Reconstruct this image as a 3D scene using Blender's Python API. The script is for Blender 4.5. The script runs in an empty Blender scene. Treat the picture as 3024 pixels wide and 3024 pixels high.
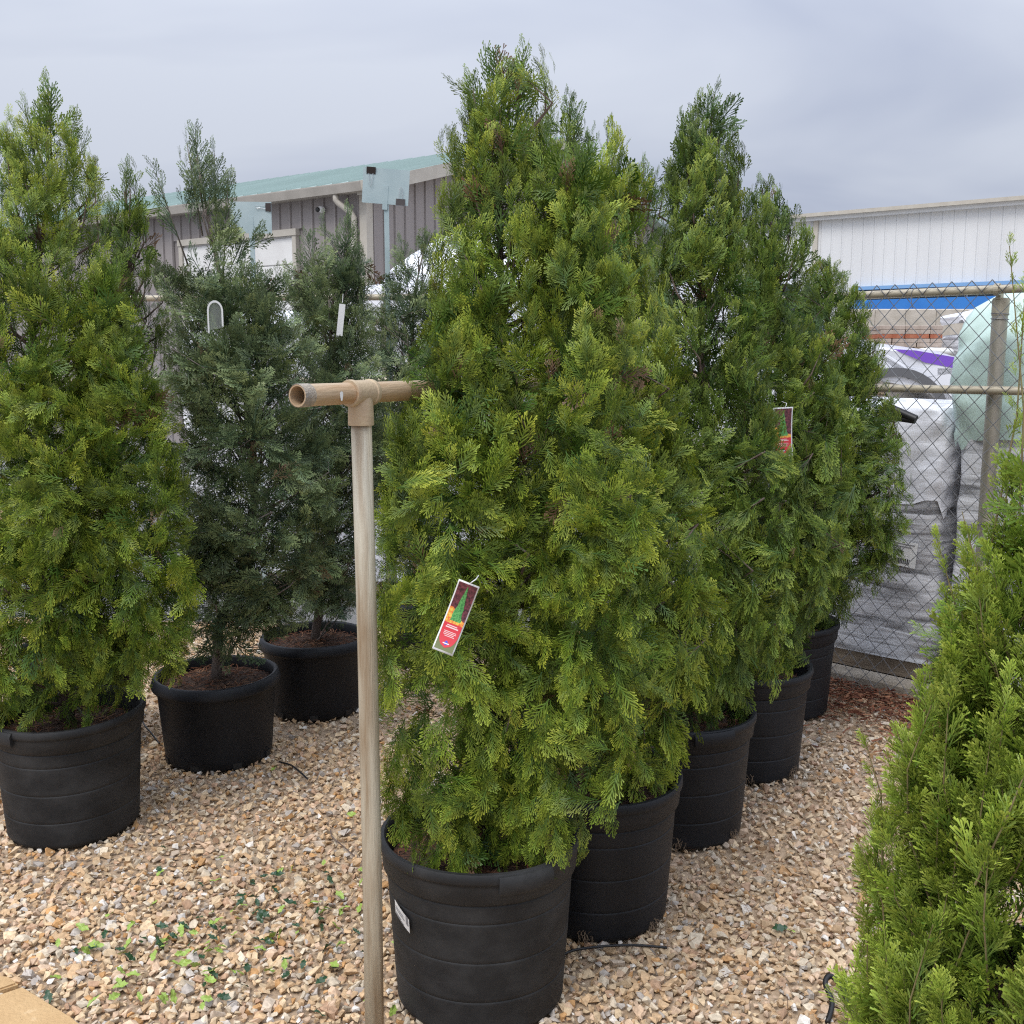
import bpy, bmesh, math, random
import numpy as np
from mathutils import Vector, Matrix, noise as mnoise

scene = bpy.context.scene
col = scene.collection
R = math.radians

# ------------------------------------------------------------------ camera
cam = bpy.data.cameras.new("camera")
cam.sensor_fit = 'HORIZONTAL'
cam.sensor_width = 36.0
cam.lens = 36.0 * 3028 / 3024
cam.clip_start = 0.05
cam.clip_end = 2000
cam_ob = bpy.data.objects.new("camera", cam)
cam_ob.location = (0, 0, 1.76)
cam_ob.rotation_euler = (R(90 - 8.5), 0, 0)
col.objects.link(cam_ob)
scene.camera = cam_ob

# ------------------------------------------------------------------ overcast sky
SUN_EL, SUN_AZ = 58, 215          # elevation, compass-like azimuth (from +Y, clockwise): behind the camera, to its left
world = bpy.data.worlds.new("World")
scene.world = world
world.use_nodes = True
wn = world.node_tree.nodes
wl = world.node_tree.links
wn.clear()
def wnode(t, **k):
    n = wn.new(t)
    for a, b in k.items():
        setattr(n, a, b)
    return n
w_out = wnode('ShaderNodeOutputWorld')
w_bg = wnode('ShaderNodeBackground')
w_bg.inputs['Strength'].default_value = 0.1
sky = wnode('ShaderNodeTexSky', sky_type='NISHITA', sun_disc=False)
sky.sun_elevation = R(SUN_EL)
sky.sun_rotation = R(SUN_AZ)
sky.air_density = 1.0
sky.dust_density = 4.0
tc = wnode('ShaderNodeTexCoord')
sep = wnode('ShaderNodeSeparateXYZ')
wl.new(tc.outputs['Generated'], sep.inputs[0])
zc = wnode('ShaderNodeMath', operation='MAXIMUM'); zc.inputs[1].default_value = 0.0
wl.new(sep.outputs['Z'], zc.inputs[0])
za = wnode('ShaderNodeMath', operation='ADD'); za.inputs[1].default_value = 0.22
wl.new(zc.outputs[0], za.inputs[0])
dx = wnode('ShaderNodeMath', operation='DIVIDE'); wl.new(sep.outputs['X'], dx.inputs[0]); wl.new(za.outputs[0], dx.inputs[1])
dy = wnode('ShaderNodeMath', operation='DIVIDE'); wl.new(sep.outputs['Y'], dy.inputs[0]); wl.new(za.outputs[0], dy.inputs[1])
cmb = wnode('ShaderNodeCombineXYZ'); wl.new(dx.outputs[0], cmb.inputs[0]); wl.new(dy.outputs[0], cmb.inputs[1])
cmap = wnode('ShaderNodeMapping'); cmap.inputs['Scale'].default_value = (0.55, 1.0, 1.0); cmap.inputs['Rotation'].default_value = (0, 0, R(-24)); cmap.inputs['Location'].default_value = (0.7, 0.35, 0)
wl.new(cmb.outputs[0], cmap.inputs[0])
cn = wnode('ShaderNodeTexNoise'); cn.inputs['Scale'].default_value = 1.25; cn.inputs['Detail'].default_value = 4; cn.inputs['Roughness'].default_value = 0.5; cn.inputs['Distortion'].default_value = 0.5
wl.new(cmap.outputs[0], cn.inputs['Vector'])
cr = wnode('ShaderNodeValToRGB')
cr.color_ramp.elements[0].position = 0.34; cr.color_ramp.elements[0].color = (0.475, 0.525, 0.655, 1)
cr.color_ramp.elements[1].position = 0.60; cr.color_ramp.elements[1].color = (0.640, 0.685, 0.785, 1)
wl.new(cn.outputs['Fac'], cr.inputs['Fac'])
# an overcast dome brightens evenly towards the zenith
zz = wnode('ShaderNodeMath', operation='MULTIPLY'); wl.new(zc.outputs[0], zz.inputs[0]); wl.new(zc.outputs[0], zz.inputs[1])
zm = wnode('ShaderNodeMath', operation='MULTIPLY_ADD'); zm.inputs[1].default_value = 20.0; zm.inputs[2].default_value = 6.7
wl.new(zz.outputs[0], zm.inputs[0])
csc = wnode('ShaderNodeVectorMath', operation='SCALE')
wl.new(cr.outputs['Color'], csc.inputs[0]); wl.new(zm.outputs[0], csc.inputs['Scale'])
wmix = wnode('ShaderNodeMix', data_type='RGBA'); wmix.inputs[0].default_value = 0.95
wl.new(sky.outputs['Color'], wmix.inputs[6]); wl.new(csc.outputs[0], wmix.inputs[7])
wl.new(wmix.outputs[2], w_bg.inputs['Color'])
wl.new(w_bg.outputs[0], w_out.inputs['Surface'])

sun = bpy.data.lights.new("sun", 'SUN')
sun.energy = 1.5
sun.angle = R(24)
sun.color = (1.0, 0.965, 0.91)
sun_ob = bpy.data.objects.new("sun", sun)
_d = Vector((math.sin(R(SUN_AZ)) * math.cos(R(SUN_EL)), math.cos(R(SUN_AZ)) * math.cos(R(SUN_EL)), math.sin(R(SUN_EL))))
sun_ob.rotation_euler = (-_d).to_track_quat('-Z', 'Y').to_euler()
sun_ob.location = (-4, -4, 12)
col.objects.link(sun_ob)

scene.view_settings.view_transform = 'Standard'
scene.view_settings.look = 'None'
scene.view_settings.exposure = 0.45
scene.view_settings.gamma = 1.0
scene.view_settings.use_curve_mapping = False
scene.render.engine = 'CYCLES'
scene.cycles.use_denoising = False      # the denoiser smears fine foliage and gravel
scene.cycles.filter_width = 1.2
scene.cycles.max_bounces = 7
scene.cycles.diffuse_bounces = 2
scene.cycles.transparent_max_bounces = 16

# ------------------------------------------------------------------ helpers
def newmat(name, base=(.5, .5, .5), rough=.6, metal=0.0, spec=.5):
    m = bpy.data.materials.new(name)
    m.use_nodes = True
    b = m.node_tree.nodes['Principled BSDF']
    b.inputs['Base Color'].default_value = (*base, 1)
    b.inputs['Roughness'].default_value = rough
    b.inputs['Metallic'].default_value = metal
    b.inputs['Specular IOR Level'].default_value = spec
    return m

def noisemat(name, c1, c2, scale=8, rough=.6, metal=0, spec=.5, bump=0, bscale=60, stretch=(1, 1, 1), lo=.35, hi=.65, c3=None, detail=5, rough2=None):
    """two or three colours mixed by noise in object coordinates, optional fine bump"""
    m = newmat(name, c1, rough, metal, spec)
    nt = m.node_tree; N = nt.nodes; L = nt.links; b = N['Principled BSDF']
    t = N.new('ShaderNodeTexCoord'); mp = N.new('ShaderNodeMapping'); mp.inputs['Scale'].default_value = stretch
    L.new(t.outputs['Object'], mp.inputs[0])
    n = N.new('ShaderNodeTexNoise'); n.inputs['Scale'].default_value = scale; n.inputs['Detail'].default_value = detail; n.inputs['Roughness'].default_value = .6
    L.new(mp.outputs[0], n.inputs['Vector'])
    r = N.new('ShaderNodeValToRGB')
    r.color_ramp.elements[0].position = lo; r.color_ramp.elements[0].color = (*c1, 1)
    r.color_ramp.elements[1].position = hi; r.color_ramp.elements[1].color = (*c2, 1)
    if c3:
        e = r.color_ramp.elements.new((lo + hi) / 2 + .12); e.color = (*c3, 1)
    L.new(n.outputs['Fac'], r.inputs['Fac']); L.new(r.outputs['Color'], b.inputs['Base Color'])
    if rough2 is not None:
        mr = N.new('ShaderNodeMapRange'); mr.inputs['To Min'].default_value = rough; mr.inputs['To Max'].default_value = rough2
        L.new(n.outputs['Fac'], mr.inputs['Value']); L.new(mr.outputs[0], b.inputs['Roughness'])
    if bump:
        n2 = N.new('ShaderNodeTexNoise'); n2.inputs['Scale'].default_value = bscale; n2.inputs['Detail'].default_value = 4
        L.new(mp.outputs[0], n2.inputs['Vector'])
        bp = N.new('ShaderNodeBump'); bp.inputs['Strength'].default_value = bump; bp.inputs['Distance'].default_value = .01
        L.new(n2.outputs['Fac'], bp.inputs['Height']); L.new(bp.outputs[0], b.inputs['Normal'])
    return m

def vcolmat(name, rough=.6, spec=.3, transl=0.0, nscale=0, namt=.25):
    """colour from the vertex attribute Col (the piece's own colour), optional thin-leaf translucency"""
    m = newmat(name, rough=rough, spec=spec)
    nt = m.node_tree; N = nt.nodes; L = nt.links; b = N['Principled BSDF']
    a = N.new('ShaderNodeAttribute'); a.attribute_name = 'Col'
    src = a.outputs['Color']
    if nscale:
        t = N.new('ShaderNodeTexCoord'); n = N.new('ShaderNodeTexNoise'); n.inputs['Scale'].default_value = nscale; n.inputs['Detail'].default_value = 4
        L.new(t.outputs['Object'], n.inputs['Vector'])
        mr = N.new('ShaderNodeMapRange'); mr.inputs['From Min'].default_value = .3; mr.inputs['From Max'].default_value = .7
        mr.inputs['To Min'].default_value = 1 - namt; mr.inputs['To Max'].default_value = 1 + namt
        L.new(n.outputs['Fac'], mr.inputs['Value'])
        vm = N.new('ShaderNodeVectorMath'); vm.operation = 'SCALE'
        L.new(src, vm.inputs[0]); L.new(mr.outputs[0], vm.inputs['Scale'])
        src = vm.outputs[0]
    L.new(src, b.inputs['Base Color'])
    if transl:
        tr = N.new('ShaderNodeBsdfTranslucent'); L.new(src, tr.inputs['Color'])
        mx = N.new('ShaderNodeMixShader'); mx.inputs[0].default_value = transl
        o = N['Material Output']
        L.new(b.outputs[0], mx.inputs[1]); L.new(tr.outputs[0], mx.inputs[2]); L.new(mx.outputs[0], o.inputs['Surface'])
    return m

class MB:
    """collects shapes, builds ONE mesh object"""
    def __init__(s):
        s.v = []; s.f = []
    def add(s, vs, fs):
        o = len(s.v); s.v.extend([tuple(p) for p in vs]); s.f.extend([tuple(i + o for i in f) for f in fs]); return s
    def box(s, x0, x1, y0, y1, z0, z1, M=None, bev=0):
        if bev:
            b = bev
            vs = []
            for z, e in ((z0, b), (z0 + b, 0), (z1 - b, 0), (z1, b)):
                vs += [(x0 + e + (b if not e else 0) * 0, y0 + e, z), (x1 - e, y0 + e, z), (x1 - e, y1 - e, z), (x0 + e, y1 - e, z)]
            fs = [(3, 2, 1, 0), (12, 13, 14, 15)]
            for k in range(3):
                for i in range(4):
                    j = (i + 1) % 4
                    fs.append((k * 4 + i, k * 4 + j, k * 4 + 4 + j, k * 4 + 4 + i))
        else:
            vs = [(x0, y0, z0), (x1, y0, z0), (x1, y1, z0), (x0, y1, z0), (x0, y0, z1), (x1, y0, z1), (x1, y1, z1), (x0, y1, z1)]
            fs = [(3, 2, 1, 0), (4, 5, 6, 7), (0, 1, 5, 4), (1, 2, 6, 5), (2, 3, 7, 6), (3, 0, 4, 7)]
        if M is not None:
            vs = [tuple(M @ Vector(p)) for p in vs]
        return s.add(vs, fs)
    def tube(s, pts, rad, seg=8, cap=True):
        pts = [Vector(p) for p in pts]
        if not hasattr(rad, '__len__'):
            rad = [rad] * len(pts)
        rings = []
        up = None
        for i, p in enumerate(pts):
            d = (pts[min(i + 1, len(pts) - 1)] - pts[max(i - 1, 0)]).normalized()
            if up is None:
                up = d.orthogonal().normalized()
            up = (up - d * up.dot(d))
            if up.length < 1e-5:
                up = d.orthogonal()
            up.normalize()
            w = d.cross(up)
            rings.append([p + (up * math.cos(a) + w * math.sin(a)) * rad[i] for a in [2 * math.pi * k / seg for k in range(seg)]])
        vs = [q for r in rings for q in r]
        fs = []
        for i in range(len(pts) - 1):
            for k in range(seg):
                j = (k + 1) % seg
                fs.append((i * seg + k, i * seg + j, (i + 1) * seg + j, (i + 1) * seg + k))
        if cap:
            fs.append(tuple(range(seg - 1, -1, -1))); fs.append(tuple((len(pts) - 1) * seg + k for k in range(seg)))
        return s.add(vs, fs)
    def lathe(s, prof, seg=48, a0=0, a1=2 * math.pi, M=None, fn=None):
        full = abs(a1 - a0 - 2 * math.pi) < 1e-6
        n = seg if full else seg + 1
        vs = []
        for (r, z) in prof:
            for k in range(n):
                a = a0 + (a1 - a0) * k / seg
                p = Vector((r * math.cos(a), r * math.sin(a), z))
                if fn: p = fn(p, a)
                vs.append(M @ p if M is not None else p)
        fs = []
        for i in range(len(prof) - 1):
            for k in range(seg):
                j = (k + 1) % n
                fs.append((i * n + k, i * n + j, (i + 1) * n + j, (i + 1) * n + k))
        return s.add(vs, fs)
    def build(s, name, mat, parent=None, smooth=False, fix=False):
        me = bpy.data.meshes.new(name)
        me.from_pydata(s.v, [], s.f)
        if fix:
            bm = bmesh.new(); bm.from_mesh(me); bmesh.ops.recalc_face_normals(bm, faces=bm.faces); bm.to_mesh(me); bm.free()
        me.update()
        if smooth:
            me.polygons.foreach_set('use_smooth', [True] * len(me.polygons))
        if mat: me.materials.append(mat)
        o = bpy.data.objects.new(name, me)
        col.objects.link(o)
        if parent: o.parent = parent
        return o

def smooth_by_angle(o, deg=35):
    bm = bmesh.new(); bm.from_mesh(o.data)
    bmesh.ops.recalc_face_normals(bm, faces=bm.faces)
    for f in bm.faces: f.smooth = True
    for e in bm.edges:
        if len(e.link_faces) == 2 and e.calc_face_angle(0) > R(deg): e.smooth = False
    bm.to_mesh(o.data); bm.free()
    return o

def arrays_to_object(name, V, F, C, mat, parent=None, kind=None):
    """numpy verts (n,3), faces (m,k), colours (n,3) -> one mesh object"""
    me = bpy.data.meshes.new(name)
    n, m, k = len(V), len(F), F.shape[1]
    me.vertices.add(n); me.vertices.foreach_set('co', np.ascontiguousarray(V, dtype=np.float32).ravel())
    me.loops.add(m * k); me.loops.foreach_set('vertex_index', np.ascontiguousarray(F, dtype=np.int32).ravel())
    me.polygons.add(m); me.polygons.foreach_set('loop_start', np.arange(0, m * k, k, dtype=np.int32))
    a = me.attributes.new('Col', 'FLOAT_COLOR', 'POINT')
    a.data.foreach_set('color', np.concatenate([C, np.ones((n, 1))], 1).astype(np.float32).ravel())
    me.update(calc_edges=True)
    me.shade_flat()
    me.materials.append(mat)
    o = bpy.data.objects.new(name, me); col.objects.link(o)
    if parent: o.parent = parent
    if kind: o['kind'] = kind
    return o

def thing(name, label, cat, loc=(0, 0, 0), rz=0, group=None):
    o = bpy.data.objects.new(name, None)
    o.empty_display_size = .1
    col.objects.link(o)
    o.location = loc; o.rotation_euler = (0, 0, rz)
    o['label'] = label; o['category'] = cat
    if group: o['group'] = group
    return o
def tag(o, label, cat, group=None):
    o['label'] = label; o['category'] = cat
    if group: o['group'] = group
    return o
def structure(o, label=None):
    o['kind'] = 'structure'
    if label: o['label'] = label
    return o
def copy_tree(o, parent=None):
    c = o.copy(); col.objects.link(c)
    if parent: c.parent = parent
    for ch in list(o.children): copy_tree(ch, c)
    return c

def lerp(a, b, t): return a + (b - a) * t
def norm(a): return a / np.maximum(np.linalg.norm(a, axis=-1, keepdims=True), 1e-9)

# ------------------------------------------------------------------ materials
M = {}
M['ground'] = noisemat('asphalt_yard', (.16, .155, .15), (.24, .235, .225), 1.5, .9, bump=.3, bscale=40)
M['bed'] = noisemat('gravel_dust', (.33, .235, .15), (.48, .36, .245), 30, .95, bump=.6, bscale=70)
M['stone'] = vcolmat('gravel_stone', .8, .25, 0, 90, .22)
M['needle'] = vcolmat('litter', .85, .15)
M['leaf'] = vcolmat('evergreen_foliage', .5, .35, .12)
M['bark'] = noisemat('bark', (.09, .06, .045), (.20, .15, .12), 14, .9, bump=.7, bscale=40, stretch=(3, 3, .5))
M['bark_grey'] = noisemat('bark_grey', (.16, .13, .11), (.28, .23, .20), 14, .9, bump=.6, bscale=40, stretch=(3, 3, .5))
M['pot'] = noisemat('black_plastic', (.0065, .0075, .0098), (.013, .0145, .018), 5, .46, spec=.35, bump=.12, bscale=14, rough2=.6)
M['pot_dusty'] = noisemat('dusty_black_plastic', (.013, .0135, .0145), (.042, .042, .042), 5.5, .55, spec=.35, bump=.12, bscale=16, stretch=(1, 1, 1.6), lo=.42, hi=.78, rough2=.72, detail=7)
M['soil'] = noisemat('potting_soil', (.028, .017, .012), (.10, .055, .033), 40, .95, bump=1, bscale=90)
M['white_print'] = newmat('white_print', (.78, .78, .76), .5)
M['grey_print'] = newmat('grey_print', (.25, .25, .26), .6)
M['ink'] = newmat('black_ink', (.03, .03, .03), .6)
M['hose'] = newmat('black_tubing', (.012, .012, .013), .5)
M['galv'] = noisemat('galvanised_steel', (.30, .275, .225), (.46, .43, .36), 9, .5, .55, stretch=(1, 1, .25), bump=.1, bscale=80)
M['rail'] = noisemat('weathered_rail', (.34, .295, .215), (.50, .45, .345), 6, .55, .35, bump=.15, bscale=60, stretch=(.4, .4, 1))
M['wire'] = newmat('fence_wire', (.20, .20, .205), .5, .6)
M['pipe'] = noisemat('rusty_galvanised_pipe', (.52, .475, .37), (.27, .185, .105), 9, .6, .25, bump=.25, bscale=90, stretch=(3, 3, .22), lo=.40, hi=.64, c3=(.42, .335, .22), detail=10)
M['pipe_thread'] = noisemat('worn_thread', (.30, .285, .26), (.42, .37, .30), 40, .65, .3, bump=.6, bscale=220)
M['panel_steel'] = noisemat('sheet_steel', (.36, .455, .47), (.47, .56, .565), 4, .42, .35, bump=.05, bscale=20, rough2=.6)
M['slab'] = noisemat('sandstone', (.50, .32, .15), (.62, .43, .23), 16, .85, bump=.5, bscale=90, c3=(.56, .37, .18))
M['kerb'] = noisemat('concrete', (.30, .255, .20), (.44, .385, .31), 8, .9, bump=.5, bscale=60)

# ------------------------------------------------------------------ the setting: ground
mb = MB(); mb.add([(-400, -60, -.06), (400, -60, -.06), (400, 500, -.06), (-400, 500, -.06)], [(0, 1, 2, 3)])
structure(mb.build('ground', M['ground']), 'grey yard surface behind the fence')

# fence line: the run behind the trees and the run past the row's end
FA = Vector((0.60, 6.57, 0)); FDIR = Vector((.726, -.687, 0)); FN = Vector((.687, .726, 0))
FEND = FA + FDIR * 4.6
FL = Vector((-5.4, 7.1, 0))

# gravel bed: a sheet that ends at the fence
bed = [(-9, -3), (FEND.x + 1.5, -3), (FEND.x, FEND.y), (FA.x, FA.y), (FL.x, FL.y), (-9, 7.3)]
mb = MB(); mb.add([(x, y, -.014) for x, y in bed], [tuple(range(len(bed)))])
structure(mb.build('gravel_bed', M['bed']), 'sandy bed under the loose gravel')

# raised pad of the builders' yard far behind the fence
mb = MB(); mb.box(-1.5, 60, 9.5, 36, -.2, .38)
structure(mb.build('yard_pad', M['kerb']), 'raised concrete pad of the storage yard')

def hull_stone(seed, npts):
    rnd = random.Random(seed)
    bm = bmesh.new()
    for i in range(npts):
        v = Vector((rnd.gauss(0, 1), rnd.gauss(0, 1), rnd.gauss(0, 1))).normalized() * rnd.uniform(.8, 1.1)
        bm.verts.new((v.x * 1.0, v.y * rnd.uniform(.72, .85), v.z * .62))
    bmesh.ops.convex_hull(bm, input=bm.verts)
    loose = [v for v in bm.verts if not v.link_faces]
    bmesh.ops.delete(bm, geom=loose, context='VERTS')
    bmesh.ops.triangulate(bm, faces=bm.faces)
    bm.verts.index_update()
    V = np.array([v.co[:] for v in bm.verts]); Fc = np.array([[v.index for v in f.verts] for f in bm.faces])
    bm.free()
    return V, Fc

def rotmats(rng, n, tilt):
    a = rng.uniform(0, 2 * np.pi, n); b = rng.normal(0, tilt, n); c = rng.normal(0, tilt, n)
    def rot(ax, t):
        m = np.zeros((n, 3, 3)); i, j = [(1, 2), (2, 0), (0, 1)][ax]
        m[:, ax, ax] = 1; m[:, i, i] = np.cos(t); m[:, j, j] = np.cos(t); m[:, i, j] = -np.sin(t); m[:, j, i] = np.sin(t)
        return m
    return rot(2, a) @ rot(0, b) @ rot(1, c)

def scatter(templates, pos, scl, rot, colr):
    """many template copies joined into one set of arrays"""
    VV, FF, CC = [], [], []; off = 0
    nt = len(templates); idx = np.arange(len(pos)) % nt
    for k, (V, F) in enumerate(templates):
        s = idx == k
        if not s.any(): continue
        P = np.einsum('nij,vj->nvi', rot[s], V) * scl[s][:, None, None] + pos[s][:, None, :]
        n, v = P.shape[:2]
        VV.append(P.reshape(-1, 3)); CC.append(np.repeat(colr[s], v, axis=0))
        FF.append((F[None] + (np.arange(n) * v)[:, None, None]).reshape(-1, F.shape[1]) + off); off += n * v
    return np.concatenate(VV), np.concatenate(FF), np.concatenate(CC)

def inside_fence(x, y, m=.05):
    d1 = (x - FA.x) * FN.x + (y - FA.y) * FN.y
    ok = d1 < -m
    ty = FA.y + (FL.y - FA.y) * (x - FA.x) / (FL.x - FA.x)
    return ok & ((x > FA.x) | (y < ty - m))

STONE_COLS = np.array([(.66, .45, .26), (.72, .54, .34), (.74, .62, .46), (.62, .35, .15), (.52, .46, .40), (.82, .76, .68), (.55, .35, .22), (.70, .50, .34), (.62, .50, .38)])
STONE_P = np.array([.25, .23, .14, .05, .06, .03, .07, .12, .05])
def gravel(y0, y1, spacing, npts, seed, mean=.0142):
    rng = np.random.default_rng(seed)
    tm = [hull_stone(seed * 50 + i, npts) for i in range(14)]
    gx, gy = np.meshgrid(np.arange(-.60 * y1 - .9, .60 * y1 + .9, spacing), np.arange(y0, y1, spacing))
    x = gx.ravel() + rng.uniform(-.5, .5, gx.size) * spacing; y = gy.ravel() + rng.uniform(-.5, .5, gx.size) * spacing
    k = inside_fence(x, y) & (np.abs(x) < .58 * y + .85)
    for (px, py, pr) in POTS_XY:
        k &= (x - px) ** 2 + (y - py) ** 2 > (pr - .02) ** 2
    x, y = x[k], y[k]; n = len(x)
    size = np.clip(rng.lognormal(np.log(mean), .34, n), .005, .030)
    big = rng.random(n) < .03; size[big] *= 1.35
    patch = np.array([mnoise.noise((a * 1.1, b * 1.1, 3.1)) for a, b in zip(x, y)])
    z = -.007 + rng.uniform(0, .009, n) + (.004 if mean < .01 else 0) + .004 * patch
    pr = STONE_P / STONE_P.sum()
    ci = rng.choice(len(STONE_COLS), n, p=pr)
    c = STONE_COLS[ci] * rng.uniform(.78, 1.10, (n, 1)) * (.90 + .10 * patch[:, None])
    # towards the trees on the right the gravel is greyer
    g = np.clip((x - .2) / 1.2, 0, 1)[:, None] * .20
    c = c * (1 - g) + (c.mean(1, keepdims=True) * np.array([1.03, .97, .88])) * g
    return scatter(tm, np.stack([x, y, z], 1), size, rotmats(rng, n, .32), c)

POTS = [  # name, x, y, kind, turn, lean
    ('A', -.09, 2.68, 'tall', 2.05), ('B', .265, 3.12, 'tall', .62), ('C', .64, 3.72, 'tall', 1.85), ('D', 1.02, 4.30, 'tall', .2), ('E', 1.37, 5.05, 'tall', 1.2),
    ('L1', -1.68, 3.72, 'tall', 1.0), ('L2', -1.32, 4.42, 'wide', .3), ('L3', -1.00, 5.05, 'wide', 1.4), ('L4', -.50, 5.90, 'wide', .8),
    ('T2', .23, 4.30, 'tall', .4), ('T3', .66, 5.10, 'tall', .9), ('L1b', -1.98, 4.55, 'tall', .7), ('R1', 1.10, 1.95, 'tall', .5)]
POTS_XY = [(p[1], p[2], .235) for p in POTS]

parts = [gravel(2.05, 3.3, .0216, 11, 1), gravel(3.3, 4.6, .0242, 8, 2), gravel(4.6, 7.0, .0315, 7, 3), gravel(2.1, 3.4, .040, 6, 4, .0065)]
VV, FF, CC = [], [], []; off = 0
for v, f, c in parts:
    VV.append(v); FF.append(f + off); CC.append(c); off += len(v)
g = arrays_to_object('gravel', np.concatenate(VV), np.concatenate(FF), np.concatenate(CC), M['stone'], kind='stuff')
tag(g, 'loose tan and cream crushed gravel covering the ground', 'gravel')

def strips(rng, pos, length, width, colr, flat=.25, bend=.25):
    """thin bent strips (needles, straw, bark shreds) as arrays of quads"""
    n = len(pos)
    a = rng.uniform(0, 2 * np.pi, n)
    d = np.stack([np.cos(a), np.sin(a), rng.normal(0, flat, n)], 1); d = norm(d)
    sd = norm(np.cross(d, np.array([0, 0, 1.0])) + rng.normal(0, .5, (n, 3)))
    bz = rng.normal(0, bend, (n, 1)) * length[:, None]
    bs = norm(np.cross(d, np.array([0, 0, 1.0])))
    V = np.zeros((n, 6, 3))
    for k, t in enumerate((-.5, 0, .5)):
        c = pos + d * (t * length)[:, None] + bs * bz * (1 - 4 * t * t) * .6
        V[:, k * 2] = c - sd * width[:, None] * .5; V[:, k * 2 + 1] = c + sd * width[:, None] * .5
    F = np.array([(0, 1, 3, 2), (2, 3, 5, 4)])[None] + (np.arange(n) * 6)[:, None, None]
    return V.reshape(-1, 3), F.reshape(-1, 4), np.repeat(colr, 6, axis=0)

# straw and dead needles among the stones
rng = np.random.default_rng(11)
n = 1900
cx = np.concatenate([rng.uniform(-2.2, 2.2, 900), .9 + rng.normal(0, .45, 600), 1.0 + rng.normal(0, .5, 400)])
cy = np.concatenate([rng.uniform(2.3, 5.4, 900), 3.3 + rng.normal(0, .55, 600), 4.3 + rng.normal(0, .5, 400)])
k = inside_fence(cx, cy); cx, cy = cx[k], cy[k]; n = len(cx)
pos = np.stack([cx, cy, rng.uniform(.006, .016, n)], 1)
pal = np.array([(.16, .075, .04), (.22, .12, .07), (.30, .19, .11), (.12, .07, .05)])
v, f, c = strips(rng, pos, rng.uniform(.02, .07, n), rng.uniform(.0012, .0026, n), pal[rng.integers(0, 4, n)])
tag(arrays_to_object('needle_litter', v, f, c, M['needle'], kind='stuff'), 'brown dead needles and straw lying on the gravel', 'litter')

# red bark mulch along the foot of the fence
n = 5200
s = rng.uniform(.2, 3.4, n); o = -np.abs(rng.normal(.10, .26, n)) - .02
px = FA.x + FDIR.x * s + FN.x * o; py = FA.y + FDIR.y * s + FN.y * o
pos = np.stack([px, py, .006 + .03 * np.exp(o * 3) * rng.random(n)], 1)
pal = np.array([(.17, .06, .035), (.24, .10, .055), (.11, .045, .03), (.30, .15, .085), (.20, .085, .05)])
v, f, c = strips(rng, pos, rng.uniform(.025, .075, n), rng.uniform(.004, .011, n), pal[rng.integers(0, 5, n)] * rng.uniform(.7, 1.2, (n, 1)))
tag(arrays_to_object('bark_mulch', v, f, c, M['needle'], kind='stuff'), 'shredded red-brown bark mulch along the foot of the fence', 'mulch')

# kerb under the fence
mb = MB()
Mk = Matrix.Translation(FA) @ Matrix.Rotation(math.atan2(FDIR.y, FDIR.x), 4, 'Z')
mb.box(-.1, 4.6, .02, .16, -.1, .055, Mk, bev=.012)
structure(mb.build('kerb', M['kerb']), 'low tan concrete kerb under the chain link fence')

# ------------------------------------------------------------------ buildings
M['taupe'] = noisemat('taupe_siding', (.29, .257, .243), (.33, .297, .28), 1.2, .55, stretch=(1, 1, .15))
M['cream_trim'] = noisemat('cream_trim', (.46, .42, .355), (.53, .49, .42), 3, .55)
M['gutter'] = noisemat('gutter_tan', (.36, .33, .285), (.43, .395, .345), 3, .5)
M['green_roof'] = noisemat('green_roof_sheet', (.285, .375, .345), (.33, .425, .395), .8, .45, stretch=(1, .2, 1))
M['white_door'] = noisemat('white_door', (.72, .70, .67), (.80, .79, .76), 2, .5)
M['white_wall'] = noisemat('white_siding', (.66, .665, .67), (.72, .725, .725), .6, .5, stretch=(1, 1, .2))
M['blue'] = noisemat('blue_panel', (.022, .16, .52), (.035, .20, .58), 1, .45)
M['lightblue'] = newmat('pale_blue_trim', (.20, .38, .66), .45)
M['dark_glass'] = newmat('dark_window', (.035, .05, .055), .12)
M['black'] = newmat('black_paint', (.02, .02, .02), .5)

# taupe building with green roof: local x runs along the eave (to the left, away), local y into the building
BW, BL, EAVE, RIDGE = 12.2, 16.0, 4.8, 6.5
b1 = thing('metal_building', 'taupe metal building with green roof, gutter and white roller door', 'building', (-2.56, 18.57, 0), math.atan2(.5714, -.8206))
# with that turn local +y points towards the camera, so the building lies on local -y
def panel_row(parent, n, wdt, z0, ztop, axis, mat, name, gap=.012, thick=.05):
    me = None
    for i in range(n):
        a0, a1 = i * wdt + gap / 2, (i + 1) * wdt - gap / 2
        mb = MB()
        zt0, zt1 = ztop(a0), ztop(a1)
        rib = .035; h = thick
        # a panel with one raised rib at its edge
        sec = [(a0, 0), (a0 + rib * .3, h), (a0 + rib * 1.0, h), (a0 + rib * 1.3, .012), (a1, .012), (a1, -.02), (a0, -.02)]
        vs = []
        for (a, t) in sec:
            zt = lerp(zt0, zt1, (a - a0) / (a1 - a0))
            vs += [(a, t, z0), (a, t, zt)] if axis == 'x' else [(-t, -a, z0), (-t, -a, zt)]
        m = len(sec)
        fs = [(2 * k, 2 * ((k + 1) % m), 2 * ((k + 1) % m) + 1, 2 * k + 1) for k in range(m)] + [tuple(2 * k for k in range(m)), tuple(2 * k + 1 for k in reversed(range(m)))]
        mb.add(vs, fs)
        mb.build(name, mat, parent, fix=True)
DX0, DX1, DZ = 1.80, 5.0, 4.02       # roller door opening
mb = MB(); mb.box(0, BL, -BW, -.03, 0, EAVE - .02)
core = mb.build('wall', M['taupe'], b1)
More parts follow.
